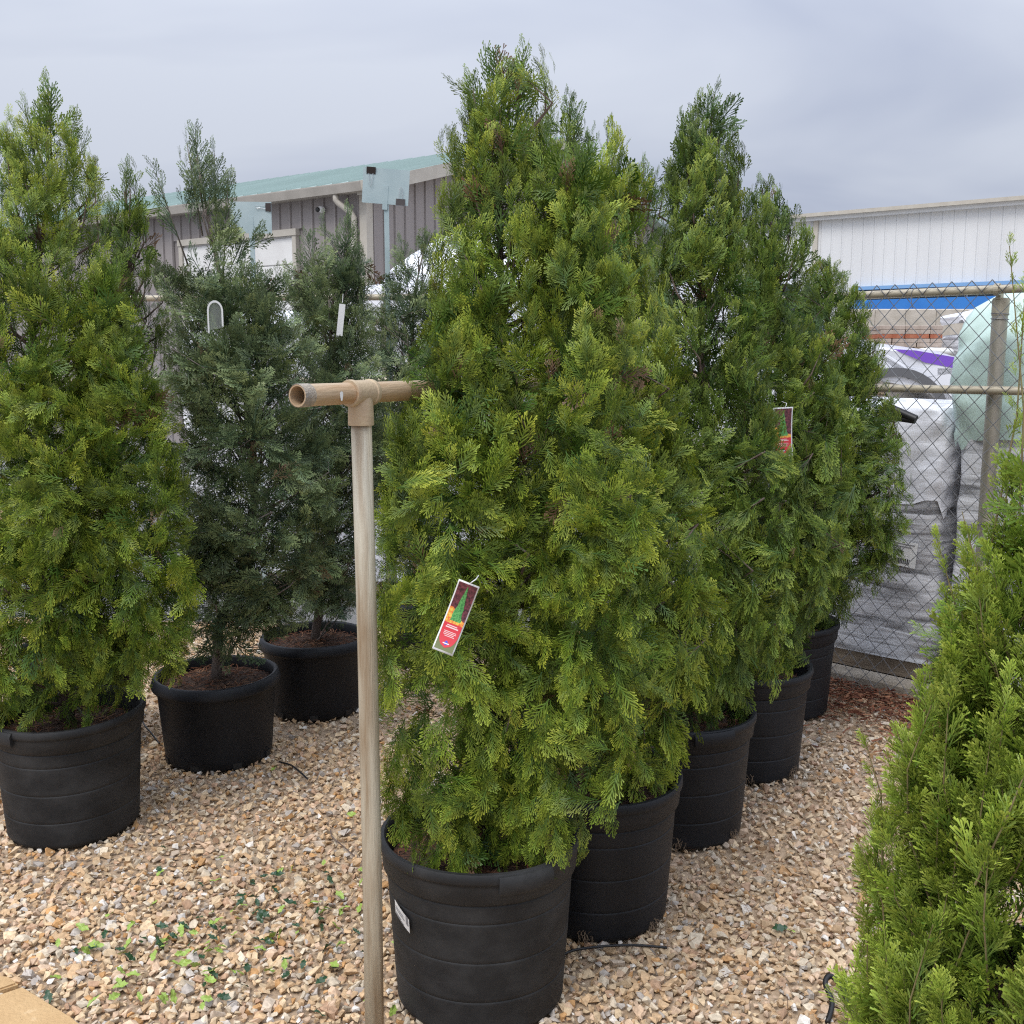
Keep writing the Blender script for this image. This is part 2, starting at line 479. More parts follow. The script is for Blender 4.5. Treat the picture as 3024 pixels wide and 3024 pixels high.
def eave_wall():
    w = .29; n = int(BL / w)
    for i in range(n):
        a0, a1 = .12 + i * w + .006, .12 + (i + 1) * w - .006
        z0 = DZ + .12 if (a1 > DX0 - .1 and a0 < DX1 + .1) else 0
        mb = MB()
        sec = [(a0, 0), (a0 + .012, .035), (a0 + .05, .035), (a0 + .062, .008), (a1, .008), (a1, -.02), (a0, -.02)]
        m = len(sec); vs = []
        for a, t in sec: vs += [(a, t, z0), (a, t, EAVE - .12)]
        mb.add(vs, [(2 * k, 2 * ((k + 1) % m), 2 * ((k + 1) % m) + 1, 2 * k + 1) for k in range(m)] + [tuple(2 * k for k in range(m)), tuple(2 * k + 1 for k in reversed(range(m)))])
        mb.build('siding_panel', M['taupe'], b1, fix=True)
eave_wall()
def gz(a): return EAVE - .1 + (RIDGE - EAVE) * (1 - abs(a - BW / 2) / (BW / 2))
gv = MB(); gv.add([(.0, 0, EAVE - .05), (.0, -BW, EAVE - .05), (.0, -BW / 2, RIDGE - .08), (.3, 0, EAVE - .05), (.3, -BW, EAVE - .05), (.3, -BW / 2, RIDGE - .08)], [(0, 1, 2), (5, 4, 3), (0, 2, 5, 3), (1, 4, 5, 2)])
gv.build('gable', M['taupe'], b1)
w = .29
for i in range(40):
    a0, a1 = .14 + i * w + .006, .14 + (i + 1) * w - .006
    mb = MB(); sec = [(a0, 0), (a0 + .012, .035), (a0 + .05, .035), (a0 + .062, .008), (a1, .008), (a1, -.02), (a0, -.02)]
    m = len(sec); vs = []
    for a, t in sec: vs += [(-t - .002, -a, 0), (-t - .002, -a, gz(a) - .05)]
    mb.add(vs, [(2 * k, 2 * ((k + 1) % m), 2 * ((k + 1) % m) + 1, 2 * k + 1) for k in range(m)] + [tuple(2 * k for k in range(m)), tuple(2 * k + 1 for k in reversed(range(m)))])
    mb.build('siding_panel', M['taupe'], b1, fix=True)
# roof: two slopes of ribbed sheet
sl = (RIDGE - EAVE) / (BW / 2)
mb = MB()
for sgn in (0, 1):
    e0 = .22 if sgn == 0 else -BW - .22
    zz0 = EAVE - .22 * sl + .06
    vs = [(-.28, e0, zz0), (BL + .3, e0, zz0), (BL + .3, -BW / 2, RIDGE + .06), (-.28, -BW / 2, RIDGE + .06)]
    vs += [(a, b, c - .05) for a, b, c in vs]
    mb.add(vs, [(0, 1, 2, 3), (7, 6, 5, 4), (0, 4, 5, 1), (1, 5, 6, 2), (2, 6, 7, 3), (3, 7, 4, 0)])
roof = mb.build('roof', M['green_roof'], b1, fix=True)
mb0 = None
for i in range(42):
    a = -.22 + i * .39
    mb = MB(); zz0 = EAVE - .22 * sl + .06
    mb.add([(a, .215, zz0), (a + .04, .215, zz0), (a + .04, -BW / 2, RIDGE + .06), (a, -BW / 2, RIDGE + .06), (a + .01, .215, zz0 + .035), (a + .03, .215, zz0 + .035), (a + .03, -BW / 2, RIDGE + .095), (a + .01, -BW / 2, RIDGE + .095)],
           [(4, 5, 6, 7), (0, 4, 7, 3), (1, 2, 6, 5), (0, 1, 5, 4)])
    mb.build('seam', M['green_roof'], roof)
mb = MB()
Lr = math.hypot(BW / 2 + .2, (BW / 2 + .2) * sl)
mb.add([(-.30, .24, EAVE - .24), (-.30, -BW / 2, RIDGE - .19), (-.30, -BW / 2, RIDGE + .04), (-.30, .24, EAVE - .0), (-.02, .24, EAVE - .24), (-.02, -BW / 2, RIDGE - .19), (-.02, -BW / 2, RIDGE + .04), (-.02, .24, EAVE)],
       [(0, 3, 2, 1), (4, 5, 6, 7), (0, 1, 5, 4), (0, 4, 7, 3)])
mb.build('rake_trim', M['cream_trim'], b1, fix=True)
gt = MB()
sec = [(.20, -.16), (.34, -.16), (.37, -.02), (.37, .0), (.35, .0), (.33, -.14), (.22, -.14), (.20, 0), (.19, 0)]
vs = []
for (y, z) in sec: vs += [(-.2, y, EAVE + z - .03), (BL + .2, y, EAVE + z - .03)]
m = len(sec)
gt.add(vs, [(2 * k, 2 * k + 1, 2 * ((k + 1) % m) + 1, 2 * ((k + 1) % m)) for k in range(m)] + [tuple(2 * k for k in range(m)), tuple(2 * k + 1 for k in reversed(range(m)))])
gt.build('gutter', M['gutter'], b1, fix=True)
mb = MB(); mb.box(-.02, BL, .0, .19, EAVE - .17, EAVE - .10); mb.build('soffit', M['gutter'], b1)
mb = MB(); mb.box(-.055, .11, -.11, .055, 0, EAVE - .19); mb.build('corner_trim', M['cream_trim'], b1)
mb = MB(); mb.tube([(.46, .27, EAVE - .16), (.46, .27, EAVE - .28), (.43, .25, EAVE - .33), (.24, .13, EAVE - .50), (.20, .10, EAVE - .58), (.20, .10, EAVE - 1.0), (.20, .10, .15)], .055, 10)
mb.build('downspout', M['cream_trim'], b1, smooth=True)
fr = MB(); fr.box(DX0 - .1, DX0, -.02, .075, 0, DZ + .1); fr.box(DX1, DX1 + .1, -.02, .075, 0, DZ + .1); fr.box(DX0 - .12, DX1 + .12, -.02, .09, DZ, DZ + .12)
fr.build('door_frame', M['cream_trim'], b1)
door = MB(); door.box(DX0, DX1, -.02, .012, 0, DZ); door = door.build('roller_door', M['white_door'], b1)
for i in range(8):
    mb = MB(); mb.box(DX0 + .01, DX1 - .01, .012, .035, i * .5 + .012, i * .5 + .488, bev=.008); mb.build('door_panel', M['white_door'], door)
cm = MB(); cm.lathe([(0, .10), (.055, .10), (.06, .02), (.05, 0), (0, 0)], 16, M=Matrix.Translation((1.0, .04, 4.42)) @ Matrix.Rotation(R(-90), 4, 'X'))
cc = cm.build('security_camera', M['white_door'], b1, smooth=True)
cm = MB(); cm.lathe([(.045, .0), (.04, .03), (.025, .045), (0, .05)], 16, M=Matrix.Translation((1.03, .14, 4.41)) @ Matrix.Rotation(R(-80), 4, 'X')); cm.build('lens', M['black'], cc, smooth=True)

# white warehouse far right: local x along the wall to the right, local -y towards the camera
b2 = thing('warehouse', 'long white ribbed metal warehouse with blue lower front', 'building', (11.01, 39.33, 0), math.atan2(-.579, .815))
mb = MB(); mb.box(-3, 26, .06, 24, 0, 7.0); mb.build('wall', M['white_wall'], b2)
mb = MB(); mb.add([(-3.2, -.35, 6.93), (26.2, -.35, 6.93), (26.2, 12, 8.0), (-3.2, 12, 8.0), (-3.2, 24.3, 6.9), (26.2, 24.3, 6.9), (-3.2, -.35, 7.06), (26.2, -.35, 7.06), (26.2, 12, 8.13), (-3.2, 12, 8.13), (-3.2, 24.3, 7.03), (26.2, 24.3, 7.03)],
                  [(6, 7, 8, 9), (9, 8, 11, 10), (0, 6, 9, 3), (0, 1, 7, 6), (1, 2, 8, 7), (0, 3, 2, 1), (3, 4, 5, 2), (3, 9, 10, 4), (2, 5, 11, 8), (4, 10, 11, 5)])
mb.build('roof', M['cream_trim'], b2, fix=True)
mb = MB(); mb.box(-3.1, 26.1, -.22, .0, 6.80, 6.95); mb.build('gutter', M['white_wall'], b2)
for i in range(75):
    a0 = -2.95 + i * .385; a1 = a0 + .383
    mb = MB(); sec = [(a0, 0), (a0 + .03, -.022), (a0 + .06, -.022), (a0 + .09, -.004), (a1, -.004), (a1, .05), (a0, .05)]
    zb = 4.32 if a0 > 1.9 else 0
    m = len(sec); vs = []
    for a, t in sec: vs += [(a, t, zb), (a, t, 6.82)]
    mb.add(vs, [(2 * k, 2 * ((k + 1) % m), 2 * ((k + 1) % m) + 1, 2 * k + 1) for k in range(m)] + [tuple(2 * k for k in range(m)), tuple(2 * k + 1 for k in reversed(range(m)))])
    mb.build('siding_panel', M['white_wall'], b2, fix=True)
mb = MB(); mb.box(.25, .42, -.10, .0, 0, 6.8); mb.build('corner_trim', M['cream_trim'], b2)
mb = MB(); mb.box(1.85, 26, -.32, .05, 4.22, 4.34); mb.box(1.85, 1.99, -.32, .05, 0, 4.219); mb.build('blue_trim', M['lightblue'], b2)
mb = MB(); mb.box(2.0, 26, -.04, .055, 3.86, 4.215); win = mb.build('window', M['dark_glass'], b2)
for i in range(13):
    mb = MB(); a = 2.0 + i * 1.85; mb.box(a, a + .06, -.075, -.041, 3.865, 4.21); mb.build('frame', M['grey_print'], win)
mb = MB(); mb.box(2.0, 26, -.30, .05, 3.40, 3.855); mb.build('fascia', M['blue'], b2)
for i in range(14):
    mb = MB(); a = 2.02 + i * 1.7; mb.box(a, a + 1.67, -.20, .05, .05, 3.39); mb.build('blue_panel', M['blue'], b2)

# ------------------------------------------------------------------ chain link fence
def chain_fence(name, label, p0, p1, ztop, zmid, posts, pitch=.047, hz=.0525, r=.0028, wires=True, eye=True):
    d = (p1 - p0); Ln = d.length
    f = thing(name, label, 'fence', p0, math.atan2(d.y, d.x))
    mb = MB(); mb.tube([(x, 0, ztop) for x in np.linspace(-.05, Ln + .05, 8)], .0205, 16); mb.build('top_rail', M['rail'], f, smooth=True)
    mb = MB(); mb.tube([(x, -.005, zmid) for x in np.linspace(-.05, Ln + .05, 8)], .0205, 16); mb.build('middle_rail', M['rail'], f, smooth=True)
    for s in posts:
        mb = MB(); mb.tube([(s, .062, -.05), (s, .062, ztop - .045)], .0365, 20); p = mb.build('post', M['galv'], f, smooth=True)
        smooth_by_angle(p)
        mb = MB(); mb.lathe([(.0385, -.07), (.0395, .0), (.036, .012), (0, .016)], 20, M=Matrix.Translation((s, .062, ztop - .05))); c = mb.build('cap', M['rail'], p, smooth=True); smooth_by_angle(c, 40)
        mb = MB()   # eye of the cap that carries the rail
        mb.lathe([(.022, -.012), (.028, -.012), (.028, .012), (.022, .012), (.022, -.012)], 20, M=Matrix.Translation((s, 0, ztop)) @ Matrix.Rotation(R(90), 4, 'Y'))
        mb.box(s - .011, s + .011, .018, .062, ztop - .045, ztop - .005)
        mb.build('rail_eye', M['rail'], p)
        for zt in (ztop - .115, ztop - .140, .95):
            mb = MB(); mb.tube([(s + .040 * math.cos(a), .062 + .040 * math.sin(a), zt + .006 * math.sin(a * .5)) for a in np.linspace(0, 2 * math.pi, 20)], .0022, 5); mb.build('tie_wire', M['wire'], p)
    k = .35
    while k < Ln:
        mb = MB(); mb.tube([(k + .004 * math.sin(a), .0235 * math.cos(a), ztop + .0235 * math.sin(a) * (1 if a < math.pi else 1)) for a in np.linspace(-.4, 3.5, 12)] + [(k + .002, -.021, ztop - .05), (k + .004, -.012, ztop - .075)], .0018, 5)
        mb.build('tie_wire', M['wire'], f); k += .62
    if wires:
        n = int(Ln / pitch); nk = int((ztop + .055 - .02) / hz)
        z0 = ztop + .045 - nk * hz
        me = []
        for par in (0, 1):
            mb = MB()
            pts = []
            for kk in range(nk + 1):
                x = ((kk + par) % 2) * pitch
                pts.append((x, -.024 + (.0022 if kk % 2 else -.0022), z0 + kk * hz))
            mb.tube(pts, r, 3, cap=False)
            o = mb.build('wire', M['wire'], f); me.append(o)
        for i in range(n):
            o = me[i % 2] if i < 2 else me[i % 2].copy()
            if i >= 2: col.objects.link(o)
            o.location = (i * pitch, 0, 0)
    return f
P0 = FA + FDIR * .35
chain_fence('chain_link_fence', 'chain link fence with round rails beside the wrapped pallets', P0, FA + FDIR * 4.3, 2.085, 1.61, [.05, 2.03 - .04], pitch=.047)
chain_fence('chain_link_fence', 'chain link fence running behind the dark green cedars and sign stands', FL, FA, 2.15, 1.62, [.05, 2.5, 4.6, 5.98], pitch=.05)

# small black plastic coupling stuck on the fence
cl = thing('tube_coupling', 'black plastic tube end stuck through the chain link fence', 'plastic tube', (2.0, 5.225, 1.475), math.atan2(FDIR.y, FDIR.x))
mb = MB(); mb.tube([(-.075, -.06, .045), (.075, -.05, -.015)], .021, 12); smooth_by_angle(mb.build('upper_tube', M['hose'], cl))
mb = MB(); mb.tube([(-.10, -.055, -.002), (.07, -.05, -.022)], .016, 12); smooth_by_angle(mb.build('lower_tube', M['hose'], cl))
mb = MB(); mb.tube([(-.03, -.06, .05), (-.035, -.085, .01), (-.03, -.06, -.035), (-.06, -.03, -.08)], .004, 6); mb.build('strap', M['hose'], cl)

# ------------------------------------------------------------------ nursery pots
def wobble(seed, amp):
    def fn(p, a):
        k = 1 + amp * (math.sin(2 * a + seed) + .6 * math.sin(3 * a + seed * 2.3)) + amp * .8 * mnoise.noise((math.cos(a) * 2 + seed, math.sin(a) * 2, p.z * 6))
        return Vector((p.x * k, p.y * k, p.z + amp * .5 * math.sin(a * 2 + seed * 3) * min(1, max(0, p.z / .3))))
    return fn
def soil_and_straw(root, r, z, seed):
    rnd = random.Random(seed)
    mb = MB(); rings = 7; seg = 28; vs = [(0, 0, z + .03)]
    for i in range(1, rings + 1):
        for k in range(seg):
            a = 2 * math.pi * k / seg; rr = r * i / rings
            vs.append((rr * math.cos(a), rr * math.sin(a), z + .028 * (1 - i / rings) + (rnd.uniform(-.006, .008) if i < rings else 0)))
    fs = [(0, 1 + k, 1 + (k + 1) % seg) for k in range(seg)]
    for i in range(rings - 1):
        for k in range(seg):
            j = (k + 1) % seg; fs.append((1 + i * seg + k, 1 + (i + 1) * seg + k, 1 + (i + 1) * seg + j, 1 + i * seg + j))
    mb.add(vs, fs); mb.build('soil', M['soil'], root, smooth=True)
    rg = np.random.default_rng(int(seed * 10))
    n = 520; q = np.sqrt(rg.random(n)) * (r - .012); a = rg.uniform(0, 2 * np.pi, n)
    pos = np.stack([q * np.cos(a), q * np.sin(a), z + .03 * (1 - q / r) + rg.uniform(.002, .016, n)], 1)
    pal = np.array([(.20, .085, .045), (.13, .055, .032), (.28, .15, .085), (.09, .045, .03)])
    v, f, c = strips(rg, pos, rg.uniform(.02, .06, n), rg.uniform(.0015, .0045, n), pal[rg.integers(0, 4, n)])
    arrays_to_object('pine_straw', v, f, c, M['needle'], root, kind='stuff')

def tall_pot(root, h, mat, seed):
    fn = wobble(seed, .006)
    r0, r1 = .232, .262
    pr = [(0, .012), (r0 - .03, .012), (r0 - .022, .0), (r0 - .004, .002), (r0, .012)]
    lv = [0, .24, .50, .76]
    rr = lambda z: r0 + (r1 - r0) * z / h
    for a, b in ((.02, .22), (.225, .455), (.46, .69), (.695, .80)):
        z0, z1 = a * h, b * h
        pr += [(rr(z0) - .0004, z0 + .0002), (rr(z0) + .0012, z0 + .0024), (rr(z0) + .0012, z0 + .010), (rr(z1) + .0010, z1 - .006), (rr(z1) + .0008, z1 - .0010), (rr(z1) - .0006, z1 + .0005)]
    pr += [(rr(.81 * h) + .002, .81 * h), (r1 + .006, .83 * h), (r1 + .009, h - .03)]
    mb = MB(); mb.lathe(pr, 60, fn=fn); body = mb.build('body', mat, root); smooth_by_angle(body, 50)
    pr = [(r1 + .008, h - .032), (r1 + .013, h - .030), (r1 + .016, h - .022), (r1 + .016, h - .008), (r1 + .011, h), (r1 + .002, h + .001), (r1 - .004, h - .006), (r1 - .006, h - .03), (r1 - .012, h - .09), (r1 - .016, h - .13)]
    mb = MB(); mb.lathe(pr, 60, fn=fn); smooth_by_angle(mb.build('rim', mat, root), 50)
    for s in (0, math.pi):
        mb = MB()
        pr = [(r1 + .010, h - .050), (r1 + .018, h - .055), (r1 + .026, h - .045), (r1 + .027, h - .016), (r1 + .019, h - .004), (r1 + .009, h - .003)]
        n0 = len(mb.v)
        mb.lathe(pr, 14, a0=s - .27, a1=s + .27, fn=fn)
        m = 15
        mb.f.append(tuple(i * m for i in range(len(pr)))); mb.f.append(tuple(i * m + 14 for i in reversed(range(len(pr)))))
        smooth_by_angle(mb.build('grip', mat, root), 40)
    soil_and_straw(root, r1 - .014, h - .085, seed)

def wide_pot(root, h, mat, seed):
    fn = wobble(seed, .004)
    r0, r1 = .232, .262
    pr = [(0, .012), (r0 - .03, .012), (r0 - .022, .0), (r0 - .006, .002), (r0, .012), (r0 + .004, .05), (r1 - .004, h - .055), (r1 - .002, h - .05)]
    mb = MB(); mb.lathe(pr, 60, fn=fn); smooth_by_angle(mb.build('body', mat, root), 50)
    pr = [(r1 - .003, h - .052), (r1 + .012, h - .054), (r1 + .018, h - .048), (r1 + .020, h - .042), (r1 + .009, h - .004), (r1 + .003, h), (r1 - .006, h - .001), (r1 - .012, h - .008), (r1 - .014, h - .05), (r1 - .02, h - .09)]
    mb = MB(); mb.lathe(pr, 60, fn=fn); smooth_by_angle(mb.build('rim', mat, root), 50)
    for k in range(8):
        a = k * math.pi / 4 + .3
        mb = MB(); Mx = Matrix.Rotation(a, 4, 'Z')
        mb.box(r0 - .012, r0 + .0035, -.020, .020, .004, .030, Mx); mb.build('drain_slot', M['black'], root)
    soil_and_straw(root, r1 - .014, h - .055, seed)

M['root'] = newmat('dry_roots', (.20, .14, .09), .9)
def root_tuft(root, ang, r, seed):
    rnd = random.Random(seed); mb = MB()
    Mx = Matrix.Rotation(ang, 4, 'Z')
    for i in range(16):
        p = Vector((r, rnd.uniform(-.018, .018), rnd.uniform(.01, .045)))
        q = p + Vector((rnd.uniform(.005, .02), rnd.uniform(-.02, .02), rnd.uniform(-.01, .012))); e = q + Vector((rnd.uniform(-.004, .012), rnd.uniform(-.015, .015), -.02))
        mb.tube([Mx @ p, Mx @ q, Mx @ e], .0011, 4)
    mb.build('root_tuft', M['root'], root)

POT_LABEL = {
    'A': 'dusty black tall nursery pot with a white sticker, beside the rusty T-shaped pipe',
    'B': 'black nursery pot second along the row, touching the pot with the white sticker',
    'C': 'black nursery pot third along the row from the rusty pipe',
    'D': 'black nursery pot fourth along the row from the rusty pipe',
    'E': 'black nursery pot last in the row, next to the mulch by the fence',
    'L1': 'dark grey banded tall nursery pot under the broad bright green arborvitae',
    'L2': 'low wide black pot with a flat lip under the cedar with a thin bare leader',
    'L3': 'low wide black pot behind the pipe post under the short bushy dark cedar',
    'L4': 'low wide black pot under the dark cedar closest to the galvanised sign stand',
    'T2': 'black nursery pot behind the front row, under the tall dark-tipped arborvitae',
    'T3': 'black nursery pot behind the third and fourth pots of the row, near the fence corner',
    'L1b': 'black nursery pot hidden behind the broad bright green arborvitae',
    'R1': 'black nursery pot under the yellow-green juniper'}
POT_Z = {}
for i, (nm, x, y, kd, turn) in enumerate(POTS):
    root = thing('nursery_pot', POT_LABEL[nm], 'pot', (x, y, 0), turn, 'black nursery pots standing on the gravel')
    if kd == 'tall':
        h = .475 if nm == 'A' else .46
        tall_pot(root, h, M['pot_dusty'] if nm in ('A', 'L1') else M['pot'], i * 1.7 + 1)
        POT_Z[nm] = h - .085
        if nm in ('B', 'C', 'D'):
            root_tuft(root, -1.75 - turn, .226, i); root_tuft(root, -.75 - turn, .226, i + 40)
    else:
        h = .38; wide_pot(root, h, M['pot'], i * 1.7 + 1); POT_Z[nm] = h - .055
    if nm == 'A':       # the white sticker, wrapped on the wall, slightly crooked
        def patch(a0, a1, z0, z1, rad, skew, name, mat, par):
            mb = MB(); vs = []; fs = []
            for k in range(7):
                t = k / 6; a = lerp(a0, a1, t)
                for z in (z0, z1):
                    zz = z + skew * (t - .5); rd = rad + .030 * zz / .475
                    vs.append((rd * math.cos(a), rd * math.sin(a), zz))
            for k in range(6): fs.append((2 * k, 2 * k + 2, 2 * k + 3, 2 * k + 1))
            mb.add(vs, fs); return mb.build(name, mat, par, smooth=True)
        ac = math.radians(-141) - turn
        st = patch(ac - .125, ac + .125, .285, .325, .2395, -.030, 'sticker', M['white_print'], root)
        for q, (zz, wv) in enumerate(((.316, .09), (.308, .10), (.300, .06), (.293, .09))):
            patch(ac - .11, ac - .11 + wv * 1.6, zz - .0016, zz + .0016, .2402, -.030 * wv * 1.6 / .25, 'print_line', M['grey_print'], st)
        patch(ac + .075, ac + .11, .290, .316, .2402, -.004, 'print_line', M['grey_print'], st)

# ------------------------------------------------------------------ evergreen foliage
def quad_add(V, F, T, p, q, w0, w1, t0, t1):
    d = np.array(q) - np.array(p); d = d / (np.linalg.norm(d) + 1e-9)
    sd = np.array([-d[1], d[0], 0]); sd = sd / (np.linalg.norm(sd) + 1e-9)
    o = len(V)
    V += [np.array(p) - sd * w0 / 2, np.array(p) + sd * w0 / 2, np.array(q) + sd * w1 / 2, np.array(q) - sd * w1 / 2]
    T += [t0, t0, t1, t1]; F += [(o, o + 1, o + 2), (o, o + 2, o + 3)]
def tri_add(V, F, T, p, q, w, t0, t1):
    """a branchlet that springs from a point and ends blunt"""
    d = np.array(q) - np.array(p); d = d / (np.linalg.norm(d) + 1e-9)
    sd = np.array([-d[1], d[0], 0]); sd = sd / (np.linalg.norm(sd) + 1e-9)
    o = len(V)
    V += [np.array(p), np.array(q) + sd * w / 2, np.array(q) - sd * w / 2]
    T += [t0, t1, t1]; F.append((o, o + 1, o + 2))

def fan_spray(seed, sides, subs, ang, spread, wid, droop, two_seg=True):
    """a flat scale-leaf spray of unit length in the xy plane, axis +y: (verts, tris, tip factor)"""
    rnd = random.Random(seed); V, F, T = [], [], []
    bx = rnd.uniform(-.12, .12)
    ax = lambda t: np.array([bx * t * t, t, 0.0])
    quad_add(V, F, T, ax(0), ax(.55), wid * .9, wid * .85, .0, .25); quad_add(V, F, T, ax(.55), ax(1), wid * .85, wid * .7, .25, .9)
    for i in range(sides):
        s = 1 if i % 2 else -1
        t = .08 + .84 * (i + rnd.uniform(-.3, .3)) / sides
        L = spread * ((1 - t) ** .75 * .85 + .20) * rnd.uniform(.8, 1.15) * min(1, .55 + t * 2.2)
        a = ang * rnd.uniform(.85, 1.15); a2 = a * .62
        p = ax(t) + np.array([0, 0, rnd.uniform(-.01, .01)])
        d1 = np.array([s * math.sin(a), math.cos(a), 0]); d2 = np.array([s * math.sin(a2), math.cos(a2), 0])
        zt = rnd.uniform(-.05, .05)
        m = p + d1 * L * .5 + np.array([0, 0, zt * .4]); e = m + d2 * L * .5 + np.array([0, 0, zt])
        tb = .20 + .4 * t
        if two_seg:
            quad_add(V, F, T, p, m, wid * .8, wid * .8, tb, tb + .15); tri_add(V, F, T, p + (m - p) * .8, e, wid * .85, tb + .15, min(1, tb + .5))
        else:
            tri_add(V, F, T, p, e, wid * 1.05, tb, min(1, tb + .45))
        for j in range(subs):
            u = .30 + .55 * (j + .5) / subs; s2 = s if j % 2 == 0 else -s
            b = p + (m - p) * min(1, u * 2) + (e - m) * max(0, u * 2 - 1)
            a3 = a * .75 + s2 * s * .42
            l2 = L * .44 * (1 - u * .4) * rnd.uniform(.8, 1.2)
            q = b + np.array([s * math.sin(a3) * l2, math.cos(a3) * l2, rnd.uniform(-.12, .12) * l2])
            tri_add(V, F, T, b, q, wid * 1.0, tb + .15, min(1, tb + .6))
    V = np.array(V)
    V[:, 2] += -droop * V[:, 1] ** 2 - droop * 1.2 * V[:, 0] ** 2 + .03 * np.sin(V[:, 1] * 9 + seed)
    return V, np.array(F), np.array(T)

def plume_spray(seed, nb, wid):
    """short knobbly juniper shoot: branchlets all round, pointing forwards"""
    rnd = random.Random(seed); V, F, T = [], [], []
    quad_add(V, F, T, (0, 0, 0), (0, 1, 0), wid * 1.1, wid * .8, .0, .9)
    for i in range(nb):
        t = .03 + .85 * i / nb; ph = i * 2.4 + rnd.uniform(-.4, .4); a = rnd.uniform(.45, .8)
        L = .50 * (1 - t * .62) * rnd.uniform(.8, 1.2)
        d = np.array([math.sin(a) * math.cos(ph), math.cos(a), math.sin(a) * math.sin(ph) * .7])
        p = np.array([0, t, 0.]); e = p + d * L + np.array([0, .12 * L, 0])
        tri_add(V, F, T, p, e, wid * 1.35, .1 + .3 * t, .6 + .4 * t)
        for s in (-1, 1):
            b = p + (e - p) * (.35 if s < 0 else .6)
            f = b + (d * .5 + np.array([s * .4, .55, .25 * s])) * L * .48
            tri_add(V, F, T, b, f, wid * 1.2, .3 + .3 * t, .6 + .4 * t)
    return np.array(V), np.array(F), np.array(T)

THUJA_HI = [fan_spray(s, 13, 1, .62, .56, .036, .30) for s in range(6)]
THUJA_MID = [fan_spray(s + 20, 11, 2, .64, .56, .044, .30, two_seg=False) for s in range(6)]
CEDAR = [fan_spray(s + 40, 12, 3, .66, .50, .036, .30, two_seg=False) for s in range(6)]
TIP = [fan_spray(s + 60, 9, 2, .62, .45, .040, -.08, two_seg=False) for s in range(5)]
JUNI = [plume_spray(s + 80, 13, .036) for s in range(6)]

def place_sprays(templates, pos, dirs, nrm, size, cb, ct):
    """sprays -> arrays; dirs = axis, nrm = face normal, cb/ct = base and tip colour of each spray"""
    dirs = norm(dirs); nrm = norm(nrm - dirs * np.sum(nrm * dirs, 1, keepdims=True)); sx = np.cross(dirs, nrm)
    Rm = np.stack([sx, dirs, nrm], axis=2)
    VV, FF, CC = [], [], []; off = 0; nt = len(templates); idx = np.arange(len(pos)) % nt
    for k, (V, F, T) in enumerate(templates):
        s = idx == k
        if not s.any(): continue
        P = np.einsum('nij,vj->nvi', Rm[s], V) * size[s][:, None, None] + pos[s][:, None, :]
        n, v = P.shape[:2]
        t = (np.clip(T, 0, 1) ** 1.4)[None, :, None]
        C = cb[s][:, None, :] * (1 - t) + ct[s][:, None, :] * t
        VV.append(P.reshape(-1, 3)); CC.append(C.reshape(-1, 3))
        FF.append((F[None] + (np.arange(n) * v)[:, None, None]).reshape(-1, 3) + off); off += n * v
    return np.concatenate(VV), np.concatenate(FF), np.concatenate(CC)

def join_arrays(L):
    VV, FF, CC = [], [], []; off = 0
    for v, f, c in L:
        VV.append(v); FF.append(f + off); CC.append(c); off += len(v)
    return np.concatenate(VV), np.concatenate(FF), np.concatenate(CC)

PAL = {
    'emerald': dict(dark=(.017, .050, .011), mid=(.070, .155, .018), tip=(.275, .380, .038), gold=(.47, .49, .056)),  # dark: inner leaf tone, lowered further to paint shade into creases
    'deep': dict(dark=(.015, .045, .012), mid=(.055, .125, .020), tip=(.185, .280, .036), gold=(.31, .35, .048)),  # darker greens that put shade into the trees further along and behind
    'cedar': dict(dark=(.022, .052, .030), mid=(.074, .130, .068), tip=(.200, .270, .112), gold=(.32, .36, .14)),
    'juniper': dict(dark=(.060, .125, .018), mid=(.165, .295, .038), tip=(.44, .56, .07), gold=(.62, .64, .13)),
}

def prof_at(prof, z):
    zs = np.array([p[0] for p in prof])[::-1]; cx = np.array([p[1] for p in prof])[::-1]; rr = np.array([p[2] for p in prof])[::-1]
    return np.interp(z, zs, cx), np.interp(z, zs, rr)

